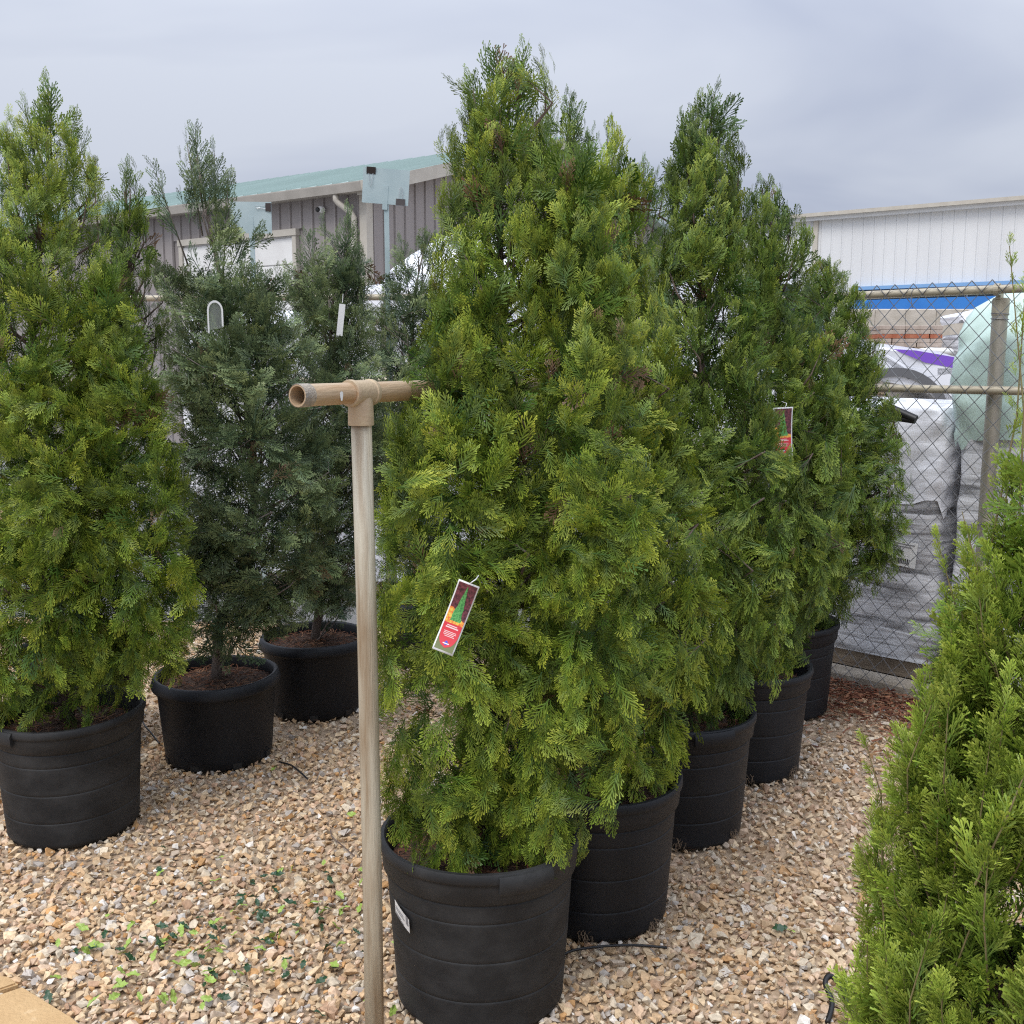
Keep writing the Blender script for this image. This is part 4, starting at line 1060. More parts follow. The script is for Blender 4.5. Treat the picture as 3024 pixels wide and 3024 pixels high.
# ------------------------------------------------------------------ plant tags
M['tag_dark'] = noisemat('tag_photo_dark', (.035, .012, .018), (.22, .055, .075), 140, .4, detail=3)
M['tag_green'] = noisemat('tag_photo_green', (.03, .20, .05), (.16, .48, .14), 260, .4, detail=3)
M['tag_flower'] = noisemat('tag_photo_flowers', (.75, .10, .03), (.85, .62, .10), 170, .4, detail=2)
M['tag_red'] = newmat('tag_red', (.62, .035, .05), .38)
M['tag_olive'] = newmat('tag_olive', (.15, .17, .06), .4)
M['tag_pink'] = newmat('tag_lettering', (.85, .62, .60), .4)
M['tag_blue'] = newmat('tag_emblem_blue', (.05, .10, .55), .4)
M['tag_white'] = newmat('tag_white', (.80, .80, .79), .35)
def plant_tag(label, loc, rz, tilt, W, Lg, curl, pitch=0.0):
    """a printed hang tag; local frame: u across, v down; loc = top centre"""
    t = thing('plant_tag', label, 'plant tag', loc, rz)
    Mt = Matrix.Rotation(pitch, 4, 'X') @ Matrix.Rotation(tilt, 4, 'Y')
    def surf(u, v, o):
        # v 0 top .. 1 bottom; gentle curl towards the viewer (-y) at both ends
        y = -curl * ((v - .45) ** 2 - .2) - o
        side = -.10 * curl * 0 + .045 * (v - .3) ** 2 * (1 if v > .3 else 0)
        return Mt @ Vector((u * W - side * W * 0, y, -v * Lg))
    def sheet(name, mat, par, outline, o, nv=14):
        """outline: list of (v, uleft, uright)"""
        mb = MB(); vs = []; fs = []
        for (v, a, b) in outline: vs += [surf(a, v, o), surf(b, v, o)]
        for k in range(len(outline) - 1): fs.append((2 * k, 2 * k + 2, 2 * k + 3, 2 * k + 1))
        mb.add(vs, fs); return mb.build(name, mat, par, smooth=True)
    rect = lambda v0, v1, a, b, n=8: [(lerp(v0, v1, k / n), a, b) for k in range(n + 1)]
    # the card has thickness
    mb = MB(); vs = []; fs = []; n = 16
    for k in range(n + 1):
        v = k / n
        for o in (0, -.0006):
            vs += [surf(-.5, v, o), surf(.5, v, o)]
    for k in range(n):
        a = 4 * k; fs += [(a, a + 4, a + 5, a + 1), (a + 2, a + 3, a + 7, a + 6), (a, a + 2, a + 6, a + 4), (a + 1, a + 5, a + 7, a + 3)]
    fs += [(0, 1, 3, 2), (4 * n, 4 * n + 2, 4 * n + 3, 4 * n + 1)]
    mb.add(vs, fs); card = mb.build('card', M['tag_white'], t, smooth=True)
    ph = sheet('photo', M['tag_dark'], card, rect(.025, .62, -.44, .44), .0006)
    sheet('photo_flowers', M['tag_flower'], ph, [(.40, -.44, -.30), (.44, -.44, -.12), (.50, -.44, -.08), (.56, -.44, .44), (.62, -.44, .44)], .0010)
    rn = random.Random(5)
    sheet('photo_tree', M['tag_green'], ph, [(lerp(.06, .58, k / 14), .02 - (.01 + .27 * k / 14) * rn.uniform(.85, 1.1), .02 + (.01 + .25 * k / 14) * rn.uniform(.85, 1.1)) for k in range(15)], .0014)
    lo = sheet('lower_panel', M['tag_olive'], card, rect(.62, .975, -.44, .44), .0006)
    rd = [(.62, -.43, .43)] + [(.62 + .32 * k / 10, -.43 * math.sqrt(max(0, 1 - (max(0, k - 4) / 6) ** 2)), .43 * math.sqrt(max(0, 1 - (max(0, k - 4) / 6) ** 2))) for k in range(1, 11)]
    red = sheet('red_panel', M['tag_red'], card, rd, .0011)
    for (v, a, b, h) in ((.645, -.26, .22, .012), (.668, -.30, .30, .016), (.728, -.30, .28, .008), (.748, -.28, .30, .008), (.768, -.29, .22, .008), (.788, -.20, .26, .008)):
        sheet('print_line', M['tag_pink'], red, rect(v, v + h, a, b, 1), .0015)
    sheet('emblem', M['tag_blue'], red, [(.845, -.01, .01), (.865, -.07, .07), (.875, -.10, .10)], .0015)
    sheet('emblem', M['white_print'], red, [(.878, -.15, .15), (.890, -.15, .15)], .0015)
    sheet('emblem', M['tag_blue'], red, [(.893, -.08, .08), (.905, -.04, .04)], .0015)
    mb = MB(); mb.tube([surf(.02, .02, .002), surf(.10, -.03, .004), surf(.22, -.075, -.01), surf(.25, -.10, -.05)], .0012, 5); mb.build('tie', M['tag_white'], t)
    return t
plant_tag('white-edged hang tag with a tree picture and red panel on the bright green arborvitae', (-.096, 2.255, 1.262), R(-3), R(21), .050, .168, .10, R(-4))
plant_tag('half-hidden hang tag with a red panel deep in the fourth arborvitae of the row', (1.045, 3.965, 1.575), R(16), R(-2), .085, .19, .03)

# clear loop tag and white strip tag on the cedars
M['clear'] = newmat('clear_plastic', (.62, .66, .62), .15); M['clear'].node_tree.nodes['Principled BSDF'].inputs['Alpha'].default_value = .25
lt = thing('loop_tag', 'clear white-edged plastic loop tag on the blue-green cedar', 'plant tag', (-1.158, 4.07, 1.86), R(14))
loop = [(-1, 0), (-1, .085)] + [(-math.cos(a), .085 + .04 * math.sin(a)) for a in np.linspace(.1, math.pi - .1, 10)] + [(1, .085), (1, .02)]
mb = MB(); vs = []; fs = []
for (x, z) in loop:
    k = .04 * math.sin(0); zi = z if z <= .085 else .085 + (z - .085) * .80
    for y in (-.001, .001): vs += [(x * .030, y, z), (x * .0235, y, zi)]
for k in range(len(loop) - 1):
    a = 4 * k; fs += [(a, a + 1, a + 5, a + 4), (a + 2, a + 6, a + 7, a + 3), (a, a + 4, a + 6, a + 2), (a + 1, a + 3, a + 7, a + 5)]
mb.add(vs, fs); mb.build('loop', M['tag_white'], lt)
mb = MB(); mb.add([(-.027, .004, 0.01), (.027, .004, .02), (.027, .004, .085), (.018, .004, .110), (0, .004, .118), (-.018, .004, .110), (-.027, .004, .085)], [tuple(range(7))])
mb.build('film', M['clear'], lt)
st = thing('strip_tag', 'plain white strip tag on the short bushy cedar', 'plant tag', (-.797, 4.80, 1.865), R(10))
mb = MB(); mb.box(-.014, .014, -.0006, .0006, 0, .145, Matrix.Rotation(R(7), 4, 'Y')); mb.build('card', M['tag_white'], st)
mb = MB(); mb.tube([(.018, 0, .15), (.022, .002, .19)], .0015, 5); mb.build('tie', M['tag_white'], st)

# ------------------------------------------------------------------ sign stands with binder clips
def sign_stand(label, x, y, zc, w, h, roll, rz):
    t = thing('sign_stand', label, 'sign stand', (x, y, 0), rz)
    mb = MB(); mb.box(-.013, .013, -.004, .022, -.05, zc + .02, bev=.003); mb.build('pole', M['panel_steel'], t)
    mb = MB(); Mr = Matrix.Translation((0, -.008, zc)) @ Matrix.Rotation(roll, 4, 'Y')
    mb.box(-w / 2, w / 2, -.0015, .0015, -h / 2, h / 2, Mr); mb.build('panel', M['panel_steel'], t)
    mb = MB(); mb.box(-.014, .014, -.0035, -.0016, -h / 2 - .03, h * .02, Mr); mb.build('strap', M['panel_steel'], t)
    return t, Matrix.Translation((x, y, 0)) @ Matrix.Rotation(rz, 4, 'Z') @ Mr
M['clip'] = newmat('clip_black', (.035, .025, .022), .4)
M['clip_wire'] = newmat('clip_wire', (.55, .57, .58), .3, .8)
def binder_clip(label, Mw, x, z, ang):
    """clip body pinched on the panel edge; ang turns the body so that its jaw points to the panel"""
    L = Mw @ Matrix.Translation((x, -.0, z)) @ Matrix.Rotation(ang, 4, 'Y')
    t = thing('binder_clip', label, 'binder clip', L.to_translation())
    t.matrix_world = L
    mb = MB()
    mb.add([(-.025, -.004, -.024), (.025, -.004, -.024), (.025, -.012, .012), (-.025, -.012, .012), (-.025, .004, -.024), (.025, .004, -.024), (.025, .012, .012), (-.025, .012, .012)],
           [(0, 1, 2, 3), (7, 6, 5, 4), (3, 2, 6, 7), (0, 3, 7, 4), (1, 5, 6, 2)])
    mb.build('body', M['clip'], t)
    mb = MB(); mb.tube([(-.012, -.008, -.022), (-.006, -.010, -.055), (-.008, -.010, -.078), (0, -.010, -.088), (.008, -.010, -.078), (.006, -.010, -.055), (.012, -.008, -.022)], .0016, 5)
    mb.build('handle', M['clip_wire'], t)
s1, m1 = sign_stand('square galvanised sheet sign holder on a tall pole beside the downspout', -.700, 5.90, 2.705, .256, .190, R(4), R(3))
binder_clip('black binder clip on the top edge of the sign holder by the downspout', m1, -.085, .085, 0)
binder_clip('black binder clip on the bottom edge of the sign holder by the downspout', m1, .085, -.085, math.pi)
s2, m2 = sign_stand('galvanised sheet sign holder on a pole, partly behind the blue-green cedar', -1.665, 6.75, 2.65, .262, .195, R(0.5), R(2))
binder_clip('black binder clip on the upright edge of the sign holder behind the cedar', m2, .118, .065, R(90))
binder_clip('reddish black binder clip on the lower corner of the sign holder behind the cedar', m2, -.10, -.088, math.pi)

# ------------------------------------------------------------------ wrapped pallets and the builders' yard
def filmmat(name, colr, opac, scale, stretch, lo=.35, hi=.7, rough=.18):
    """plastic film: noise sets its opacity; the whiter streaks of stretch_film paint glare"""
    m = newmat(name, colr, rough); nt = m.node_tree; N = nt.nodes; L = nt.links; b = N['Principled BSDF']
    t = N.new('ShaderNodeTexCoord'); mp = N.new('ShaderNodeMapping'); mp.inputs['Scale'].default_value = stretch
    L.new(t.outputs['Object'], mp.inputs[0])
    n = N.new('ShaderNodeTexNoise'); n.inputs['Scale'].default_value = scale; n.inputs['Detail'].default_value = 6; n.inputs['Distortion'].default_value = .6
    L.new(mp.outputs[0], n.inputs['Vector'])
    mr = N.new('ShaderNodeMapRange'); mr.inputs['From Min'].default_value = lo; mr.inputs['From Max'].default_value = hi
    mr.inputs['To Min'].default_value = opac[0]; mr.inputs['To Max'].default_value = opac[1]
    L.new(n.outputs['Fac'], mr.inputs['Value'])
    bp = N.new('ShaderNodeBump'); bp.inputs['Strength'].default_value = .5; bp.inputs['Distance'].default_value = .02
    L.new(n.outputs['Fac'], bp.inputs['Height']); L.new(bp.outputs[0], b.inputs['Normal'])
    L.new(mr.outputs[0], b.inputs['Alpha'])
    return m
M['film'] = filmmat('stretch_film', (.80, .81, .84), (.25, .97), 2.6, (1.0, 1.0, 8.0), .35, .58)  # milky streaks stand in for glare on the wrapped bags
M['hood_white'] = filmmat('white_sheet', (.80, .81, .85), (.78, 1.0), 5, (1, 1, 2.5), .25, .55, .35)
M['hood_mint'] = filmmat('mint_sheet', (.56, .72, .66), (.80, 1.0), 4, (1.5, 1.5, 1), .25, .55, .35)
M['bag_brown'] = noisemat('mulch_bag', (.045, .032, .028), (.12, .085, .07), 6, .4, bump=.4, bscale=20)
M['bag_black'] = noisemat('black_bag', (.012, .013, .014), (.05, .055, .06), 5, .3, bump=.4, bscale=18)
M['bag_grey'] = noisemat('grey_bag', (.34, .34, .37), (.46, .46, .50), 4, .45, stretch=(1, 1, 6), bump=.4, bscale=20)
M['pallet_wood'] = noisemat('pallet_wood', (.22, .16, .11), (.36, .28, .20), 10, .85, stretch=(.3, 3, 3), bump=.4, bscale=50)

def pillow(w, d, h, seed, amp=.012, e=.35, nu=16, nv=7):
    """rounded, slightly crumpled slab (a filled bag)"""
    mb = MB(); vs = []; fs = []
    sp = lambda a, p: math.copysign(abs(a) ** p, a)
    for j in range(nv):
        b = -math.pi / 2 + math.pi * (j + .5) / nv if nv > 1 else 0
        for i in range(nu):
            a = 2 * math.pi * i / nu
            x = w / 2 * sp(math.cos(b), e) * sp(math.cos(a), e); y = d / 2 * sp(math.cos(b), e) * sp(math.sin(a), e); z = h / 2 * sp(math.sin(b), .6)
            q = mnoise.noise((x * 4 + seed, y * 4, z * 7 + seed * 1.7)) * amp
            vs.append((x * (1 + q / w), y * (1 + q / d), z + q + h / 2))
    for j in range(nv - 1):
        for i in range(nu):
            k = (i + 1) % nu; fs.append((j * nu + i, j * nu + k, (j + 1) * nu + k, (j + 1) * nu + i))
    fs.append(tuple(reversed(range(nu)))); fs.append(tuple((nv - 1) * nu + i for i in range(nu)))
    return mb.add(vs, fs)

def shell(w, d, z0, z1, seed, amp, nu=60, nv=22, top=True, e=.16, bulge=0.0, hem=0.0, dome=.06):
    """draped sheet around a stack, with folds; open at the bottom"""
    mb = MB(); vs = []; fs = []
    sp = lambda a, p: math.copysign(abs(a) ** p, a)
    for j in range(nv + 1):
        t = j / nv
        for i in range(nu):
            a = 2 * math.pi * i / nu
            cx, cy = sp(math.cos(a), e), sp(math.sin(a), e)
            zb = z0 + hem * mnoise.noise((math.cos(a) * 2.5 + seed, math.sin(a) * 2.5, .3))
            z = lerp(zb, z1, t)
            q = mnoise.noise((cx * w * 3 + seed, cy * d * 3, z * 5)) * amp + mnoise.noise((cx * w * 8 + seed, cy * d * 8, z * 16)) * amp * .5
            k = 1 + bulge * math.sin(math.pi * t) - (.10 * max(0, t - .8) / .2) ** 1.0 * (1 if bulge else .6)
            vs.append((w / 2 * cx * k + q * cx, d / 2 * cy * k + q * cy, z + (q * .5 if t < 1 else 0)))
    for j in range(nv):
        for i in range(nu):
            k = (i + 1) % nu; fs.append((j * nu + i, j * nu + k, (j + 1) * nu + k, (j + 1) * nu + i))
    if top:
        base = nv * nu
        prev = base
        for r in (.8, .55, .28):
            o = len(vs)
            for i in range(nu):
                x, y, z = vs[base + i]; q = mnoise.noise((x * r * 5 + seed, y * r * 5, 2.2)) * amp * 1.3
                vs.append((x * r, y * r, z1 + dome * (1 - r * r) + q))
            for i in range(nu):
                k = (i + 1) % nu; fs.append((prev + i, prev + k, o + k, o + i))
            prev = o
        vs.append((0, 0, z1 + dome)); o = len(vs) - 1
        for i in range(nu): fs.append((prev + i, prev + (i + 1) % nu, o))
    return mb.add(vs, fs)

def pallet_boards(root, w, d, z0=0.0):
    for i in range(6):
        mb = MB(); x = -w / 2 + (i + .5) * w / 6; mb.box(x - w / 15, x + w / 15, -d / 2, d / 2, z0 + .115, z0 + .137); mb.build('board', M['pallet_wood'], root)
    for i in range(3):
        mb = MB(); y = -d / 2 + .06 + i * (d - .12) / 2; mb.box(-w / 2, w / 2, y - .045, y + .045, z0, z0 + .114); mb.build('stringer', M['pallet_wood'], root)

def wrapped_pallet(label, loc, rz, w, d, layers, lh, bagmat, film=None, hood=None, seed=1, hoodz=(0, 0), hoodw=1.05, bulge=.0, dome=.06, fz=None):
    t = thing('wrapped_pallet', label, 'pallet', loc, rz, 'wrapped pallets stored behind the fence')
    pallet_boards(t, w, d)
    for k in range(layers):
        for s in (-1, 1):
            mb = pillow(w * .5, d * .97, lh * 1.06, seed + k * 3 + s, .016)
            o = mb.build('bag', bagmat, t, smooth=True)
            o.location = (s * w * .245, 0, .138 + k * lh); o.rotation_euler = (0, 0, random.Random(seed * 31 + k * 2 + s).uniform(-.02, .02))
    if film: shell(w * 1.03, d * 1.03, .10, (.138 + layers * lh if fz is None else fz), seed, .014).build('stretch_film', film, t, smooth=True)
    if hood: shell(w * hoodw, d * hoodw, hoodz[0], hoodz[1], seed + 5, .030, hem=.12, bulge=bulge, dome=dome).build('sheet_cover', hood, t, smooth=True)
    return t
fa = math.atan2(FDIR.y, FDIR.x)
def behind(s, off): return tuple(FA + FDIR * s + FN * off)
w1 = wrapped_pallet('pallet of brown bags under clear film and a white sheet, behind the fence', behind(1.47, .80), fa, 1.10, .95, 9, .148, M['bag_brown'], M['film'], M['hood_white'], 3, (.98, 1.50), 1.06, dome=.015)
# paper label with a barcode on the film
mb = MB(); mb.box(.255, .40, -.512, -.509, .66, .80, Matrix.Rotation(R(4), 4, 'Y') ); lb = mb.build('paper_label', M['white_print'], w1)
rn = random.Random(2); xx = .275
Ml = Matrix.Rotation(R(4), 4, 'Y')
while xx < .365:
    ww = rn.choice((.0025, .004, .006)); mb = MB(); mb.box(xx, xx + ww, -.5140, -.5125, .675, .705, Ml); mb.build('barcode_bar', M['ink'], lb); xx += ww + rn.choice((.003, .005))
for q, (a, b, z) in enumerate(((.27, .385, .785), (.27, .37, .77), (.27, .33, .745))):
    mb = MB(); mb.box(a, b, -.5140, -.5125, z - .003, z + .002, Ml); mb.build('print_line', M['grey_print'], lb)
wrapped_pallet('pallet of black bags under a bulging mint-green sheet, behind the fence post', behind(2.70, .74), fa, 1.15, .95, 12, .145, M['bag_black'], M['film'], M['hood_mint'], 9, (1.36, 2.02), 1.07, bulge=.05, dome=.22)
wrapped_pallet('low white-wrapped pallet behind the rail of the far fence run', (-.62, 8.05, 0), R(-6), 1.15, 1.0, 13, .15, M['bag_grey'], M['hood_white'], M['hood_white'], 15, (1.5, 2.27), 1.05, dome=.05)
wrapped_pallet('tall pallet under a domed milky plastic sheet with a dark open side', (-.20, 9.7, 0), R(-10), 1.7, 1.2, 14, .15, M['bag_grey'], M['film'], M['hood_white'], 21, (1.5, 2.55), 1.05, bulge=.03, dome=.38)
wrapped_pallet('white-wrapped pallet below the roller door, behind the cedars', (-1.95, 8.4, 0), R(8), 1.2, 1.0, 12, .145, M['bag_grey'], M['hood_white'], M['hood_white'], 27, (1.2, 2.05), 1.05, dome=.08)

# concrete blocks, paver pallets and a shrink-wrapped pallet on the raised pad
M['block'] = noisemat('concrete_block', (.42, .375, .31), (.55, .50, .43), 4, .9, bump=.4, bscale=30)
M['paver_red'] = noisemat('red_paver', (.26, .085, .065), (.42, .19, .155), 9, .85, bump=.3, bscale=60)
M['paver_rust'] = noisemat('rust_paver', (.34, .10, .05), (.42, .16, .09), 7, .85, bump=.3, bscale=60)
M['paver_tan'] = noisemat('tan_paver', (.36, .29, .24), (.48, .40, .34), 9, .85, bump=.3, bscale=60)
PADZ = .38
k = 0
for i in range(6):
    for j in range(4):
        x = 7.15 + i * .63; 
        b = MB(); b.box(-.31, .31, -.3, .3, 0, .595, bev=.02); o = b.build('concrete_block', M['block']); o.location = (x + (.02 if j % 2 else 0), 21.8, PADZ + j * .6)
        tag(o, 'tan concrete block, %s course of the yard wall, %s from the truck end' % (('bottom', 'second', 'third', 'top')[j], ('first', 'second', 'third', 'fourth', 'fifth', 'sixth')[i]), 'concrete block', 'concrete blocks in the yard wall')
def brick_pallet(label, x, y, z, w, d, rows, mats, bw=.22, bh=.075, rz=0.0):
    t = thing('paver_pallet', label, 'pallet', (x, y, z), rz, 'pallets of pavers in the yard')
    pallet_boards(t, w, d)
    rnd = random.Random(int(x * 100))
    n = int(w / bw); shared = {}
    for r in range(rows):
        for i in range(n):
            for q in range(2):
                m = mats[(r * 7 + i * 3) % len(mats)]
                if m.name not in shared:
                    b = MB(); b.box(-bw * .48, bw * .48, -d * .24, d * .24, 0, bh * .95, bev=.006); o = b.build('paver', m, t); shared[m.name] = o
                else:
                    o = shared[m.name].copy(); col.objects.link(o)
                o.location = (-w / 2 + (i + .5) * bw + rnd.uniform(-.008, .008), (-.25 + .5 * q) * d, .14 + r * bh); o.rotation_euler = (0, 0, rnd.uniform(-.04, .04))
    return t
brick_pallet('pallet of tan and grey pavers at the bottom of the stack', 7.0, 18.6, PADZ, 1.3, 1.0, 8, [M['paver_tan']])
brick_pallet('pallet of red pavers stacked on the tan ones', 7.05, 18.6, PADZ + .76, 1.3, 1.0, 7, [M['paver_red'], M['paver_red'], M['paver_tan']])
brick_pallet('pallet of rust-coloured and tan pavers topping the stack', 7.0, 18.6, PADZ + 1.44, 1.2, 1.0, 5, [M['paver_tan'], M['paver_tan'], M['paver_rust']])
o = pillow(.55, .5, .14, 5, .02).build('cement_bag', M['hood_white'].copy() if False else M['white_print'], None, smooth=True); o.location = (7.35, 18.05, PADZ + 1.43)
tag(o, 'white filled bag lying against the paver stack', 'bag')
wrapped_pallet('grey shrink-wrapped pallet next to the red paver stack', (8.35, 18.4, PADZ), 0, 1.2, 1.0, 11, .15, M['bag_grey'], M['film'], M['hood_white'], 33, (2.0, 2.14), 1.04, dome=.10)
brick_pallet('low pallet of tan slabs in front of the grey wrapped pallet', 8.2, 16.9, PADZ, 1.5, 1.0, 14, [M['paver_tan']], bw=.5, bh=.095)

# white truck with a purple band, front end to the right
M['truck_white'] = newmat('truck_white', (.78, .79, .83), .25)
M['purple'] = newmat('purple_band', (.20, .085, .52), .3)
M['trim_grey'] = newmat('arch_grey', (.12, .12, .125), .5)
M['tyre'] = newmat('tyre', (.02, .02, .02), .8)
M['orange'] = newmat('marker_orange', (.75, .20, .03), .3)
M['chrome'] = newmat('rim_steel', (.55, .55, .56), .3, .8)
tk = thing('truck', 'white truck with a purple band along its hood, parked behind the fence', 'truck', (4.28, 12.3, PADZ), R(-4))
AR, AC = .52, .68        # arch radius and wheel centre height
def truck_body():
    bot = .42
    pts = []
    pts += [(-4.6, bot), (-3.35 - AR, bot)]
    pts += [(-3.35 - AR * math.cos(a), AC + AR * math.sin(a)) for a in np.linspace(-.3, math.pi + .3, 15)]
    pts += [(-AR - .02, bot)]
    pts += [(-AR * math.cos(a), AC + AR * math.sin(a)) for a in np.linspace(-.3, math.pi + .3, 15)]
    pts += [(.78, bot), (.92, .55), (.95, .95), (.90, 1.22), (.78, 1.36), (.45, 1.46), (-.2, 1.55), (-.62, 1.60), (-1.15, 2.25), (-1.4, 2.34), (-2.35, 2.36), (-2.40, 1.6), (-4.6, 1.6)]
    return pts
pts = truck_body(); W2 = .95
mb = MB(); n = len(pts); vs = [(x, -W2, z) for x, z in pts] + [(x, W2, z) for x, z in pts]
bmx = bmesh.new(); bv = [bmx.verts.new(v) for v in vs]
bmx.faces.new(bv[:n]); bmx.faces.new(list(reversed(bv[n:])))
for i in range(n): bmx.faces.new((bv[i], bv[(i + 1) % n], bv[n + (i + 1) % n], bv[n + i]))
bmesh.ops.triangulate(bmx, faces=[f for f in bmx.faces if len(f.verts) > 4]); bmesh.ops.recalc_face_normals(bmx, faces=bmx.faces)
ed = [e for e in bmx.edges if len(e.link_faces) == 2 and e.calc_face_angle(0) > R(60) and min(v.co.z for v in e.verts) > 1.0]
bmesh.ops.bevel(bmx, geom=ed, offset=.06, segments=3, affect='EDGES')
me = bpy.data.meshes.new('body'); bmx.to_mesh(me); bmx.free(); me.materials.append(M['truck_white'])
body = bpy.data.objects.new('body', me); col.objects.link(body); body.parent = tk; smooth_by_angle(body, 40)
for cx in (0, -3.35):
    for sy in (-1, 1):
        mb = MB(); mb.lathe([(AR - .01, -.02), (AR + .06, -.025), (AR + .085, -.015), (AR + .085, .02), (AR - .01, .02)], 22, a0=-.2, a1=math.pi + .2, M=Matrix.Translation((cx, sy * (W2 + .012), AC)) @ Matrix.Rotation(R(90), 4, 'X'))
        mb.build('wheel_arch', M['trim_grey'], tk, fix=True)
        mb = MB(); mb.lathe([(.26, -.13), (.40, -.13), (.44, -.09), (.45, 0), (.44, .09), (.40, .13), (.26, .13)], 32, M=Matrix.Translation((cx, sy * (W2 - .16), .46)) @ Matrix.Rotation(R(90), 4, 'X')); wh = mb.build('wheel', M['tyre'], tk, smooth=True)
        mb = MB(); mb.lathe([(0, -.06), (.10, -.07), (.24, -.04), (.262, -.125), (.262, .125), (.24, .04), (.10, .07), (0, .06)], 24, M=Matrix.Translation((cx, sy * (W2 - .16), .46)) @ Matrix.Rotation(R(90), 4, 'X')); mb.build('rim', M['chrome'], wh, smooth=True)
mb = MB(); mb.add([(-.05, -W2 - .004, 1.485), (.30, -W2 - .004, 1.34), (.86, -W2 - .004, 1.23), (.84, -W2 - .004, 1.30), (.60, -W2 - .004, 1.40), (.2, -W2 - .004, 1.47)], [(0, 1, 2, 3, 4, 5)]); mb.build('purple_band', M['purple'], tk)
mb = MB(); mb.add([(-1.12, -W2 - .003, 2.18), (-.70, -W2 - .003, 1.66), (-1.6, -W2 - .003, 1.66), (-1.6, -W2 - .003, 2.22)], [(0, 1, 2, 3)]); mb.build('side_window', M['dark_glass'], tk)
mb = MB(); mb.add([(-.60, -.85, 1.63), (-.60, .85, 1.63), (-1.12, .80, 2.26), (-1.12, -.80, 2.26)], [(0, 1, 2, 3)]); mb.build('windscreen', M['dark_glass'], tk)
for sy in (-1, 1):
    mb = MB(); mb.box(.72, .80, sy * (W2 + .004) - .012, sy * (W2 + .004) + .012, .98, 1.10, bev=.004); mb.build('marker_light', M['orange'], tk)
    mb = MB(); mb.tube([(.84, sy * (W2 + .003), .92), (.68, sy * (W2 + .003), .95), (.67, sy * (W2 + .003), 1.10), (.74, sy * (W2 + .003), 1.17), (.86, sy * (W2 + .003), 1.20)], .006, 5); mb.build('headlight_seam', M['trim_grey'], tk)
mb = MB(); mb.box(.93, 1.06, -W2 - .02, W2 + .02, .45, .72, bev=.03); mb.build('bumper', M['trim_grey'], tk)

# ------------------------------------------------------------------ small things on the gravel
for (pl, lab) in (([(-1.371, 2.645), (-1.46, 2.575), (-1.50, 2.30), (-1.00, 2.36), (-1.175, 2.51)], 'flat tan sandstone slab lying flush in the gravel'), ([(-1.391, 2.659), (-1.434, 2.694), (-1.62, 2.72), (-1.72, 2.55), (-1.475, 2.595)], 'smaller tan sandstone slab butting against the larger slab')):
    n = len(pl); bm_ = bmesh.new()
    lo = [bm_.verts.new((x, y, -.02)) for x, y in pl]; hi = [bm_.verts.new((x, y, .022)) for x, y in pl]
    bm_.faces.new(hi); bm_.faces.new(list(reversed(lo)))
    for i in range(n): bm_.faces.new((lo[i], lo[(i + 1) % n], hi[(i + 1) % n], hi[i]))
    bmesh.ops.recalc_face_normals(bm_, faces=bm_.faces)
    bmesh.ops.bevel(bm_, geom=[e for e in bm_.edges if all(v.co.z > 0 for v in e.verts)], offset=.005, segments=2, affect='EDGES')
    me = bpy.data.meshes.new('stone_slab'); bm_.to_mesh(me); bm_.free(); me.materials.append(M['slab'])
    o = bpy.data.objects.new('stone_slab', me); col.objects.link(o); tag(o, lab, 'slab')

def bez(pts, n=24):
    P = [Vector(p) for p in pts]; out = []
    for i in range(len(P) - 1):
        a, b, c, d = P[max(i - 1, 0)], P[i], P[i + 1], P[min(i + 2, len(P) - 1)]
        for k in range(n // (len(P) - 1) + 1):
            t = k / (n // (len(P) - 1) + 1)
            out.append(.5 * ((2 * b) + (c - a) * t + (2 * a - 5 * b + 4 * c - d) * t * t + (3 * b - a - 3 * c + d) * t ** 3))
    return out + [P[-1]]
def hose(label, pts, r=.004):
    mb = MB(); mb.tube(bez(pts), r, 7); o = mb.build('drip_tube', M['hose'], None, smooth=True); tag(o, label, 'tube'); return o
hose('thin black drip tube curving on the gravel from the stickered pot', [(.10, 2.765, .014), (.15, 2.80, .020), (.196, 2.825, .022), (.293, 2.847, .020), (.38, 2.853, .018), (.465, 2.85, .012)])
hose('looped black hose end on the gravel beside the juniper', [(.84, 2.50, .012), (.87, 2.56, .03), (.862, 2.60, .06), (.885, 2.625, .065), (.91, 2.60, .045), (.915, 2.55, .02), (.93, 2.48, .012)], .0075)
hose('thin black drip tube between the banded pot and the low wide pot', [(-1.86, 4.93, .012), (-1.78, 4.75, .016), (-1.70, 4.62, .02), (-1.62, 4.50, .012)])
hose('short black drip tube lying by the low wide pot', [(-1.02, 4.28, .014), (-.95, 4.22, .02), (-.86, 4.10, .012)], .004)
tw = MB(); tw.tube(bez([(-.68, 3.62, .016), (-.66, 3.55, .022), (-.62, 3.49, .024), (-.56, 3.42, .014)]), [.003] * 1 if False else .0025, 6); o = tw.build('twig', M['bark']); tag(o, 'dark twig on the gravel behind the pipe post', 'twig')

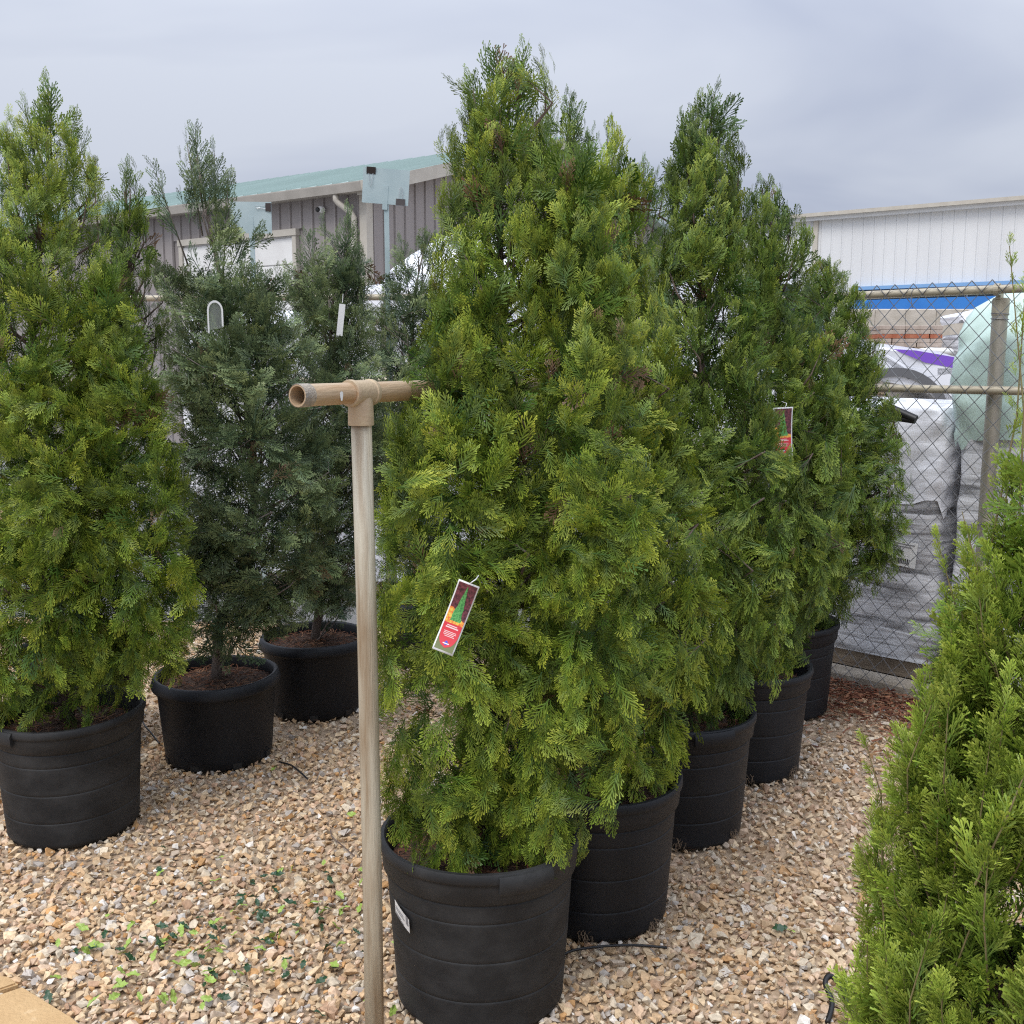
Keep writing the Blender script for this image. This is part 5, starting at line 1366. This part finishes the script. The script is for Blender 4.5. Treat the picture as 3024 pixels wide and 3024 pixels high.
# fallen holly leaves
M['leaf_lime'] = noisemat('holly_underside', (.24, .36, .06), (.36, .46, .10), 30, .45)
M['leaf_dark'] = noisemat('holly_top', (.018, .050, .022), (.040, .090, .035), 30, .25)
def holly_mesh(seed, mat):
    rnd = random.Random(seed); n = 6
    L, Wd = 1.0, .52
    up = [(-.5, 0)] ; lowr = []
    prof = [(-.32, .17), (-.22, .13), (-.05, .27), (.06, .19), (.22, .26), (.30, .15)]
    ring = [(-.5, 0)] + [(a, b * rnd.uniform(.85, 1.15)) for a, b in prof] + [(.52, 0)] + [(a, -b * rnd.uniform(.85, 1.15)) for a, b in reversed(prof)]
    curl = rnd.uniform(.25, .75); bend = rnd.uniform(-.3, .5)
    mid = [(-.5, 0), (-.28, 0), (-.05, 0), (.2, 0), (.52, 0)]
    def pz(x, y): return (x, y, curl * y * y * 2.2 - bend * x * x * .5 + (.06 * math.sin(9 * x + seed) if abs(y) > .1 else 0))
    vs = [pz(*p) for p in ring] + [pz(*p) for p in mid[1:4]]
    m = len(ring); a, b, c = m, m + 1, m + 2
    fs = [(0, a, 1), (1, a, 2), (2, a, b), (2, b, 3), (3, b, 4), (4, b, c), (4, c, 5), (5, c, 6), (6, c, 7), (0, m - 1, a), (m - 1, m - 2, a), (m - 2, b, a), (m - 2, m - 3, b), (m - 3, m - 4, b), (m - 4, c, b), (m - 4, m - 5, c), (m - 5, m - 6, c), (m - 6, 7, c)]
    me = bpy.data.meshes.new('holly_leaf'); me.from_pydata(vs, [], fs); me.update(); me.materials.append(mat)
    return me
hm = [holly_mesh(i, M['leaf_lime']) for i in range(5)] + [holly_mesh(i + 9, M['leaf_dark']) for i in range(5)]
rnd = random.Random(77)
def leaf_at(x, y, k=None):
    i = (rnd.randrange(5) if rnd.random() < .58 else 5 + rnd.randrange(5)) if k is None else k
    o = bpy.data.objects.new('holly_leaf', hm[i]); col.objects.link(o)
    s = rnd.uniform(.030, .050); o.scale = (s, s, s)
    o.location = (x, y, rnd.uniform(.014, .026)); o.rotation_euler = (rnd.gauss(0, .5), rnd.gauss(0, .4), rnd.uniform(0, 6.28))
    tag(o, 'fallen yellow-green holly leaf lying on the gravel' if i < 5 else 'fallen dark green holly leaf lying on the gravel', 'leaf', 'fallen yellow-green holly leaves' if i < 5 else 'fallen dark green holly leaves')
for i in range(86): leaf_at(-.93 + rnd.gauss(0, .21), 2.82 + rnd.gauss(0, .13))
for i in range(34): leaf_at(-.80 + rnd.gauss(0, .20), 3.12 + rnd.gauss(0, .14))
for i in range(22): leaf_at(rnd.uniform(-1.45, -.5), rnd.uniform(2.5, 3.5))
for i in range(14): leaf_at(rnd.uniform(-.55, -.32), rnd.uniform(2.45, 3.3))
for (x, y) in ((.83, 2.95), (.86, 2.93), (1.63, 4.62), (-1.02, 4.18), (-.55, 4.0), (-.62, 3.75)): leaf_at(x, y)
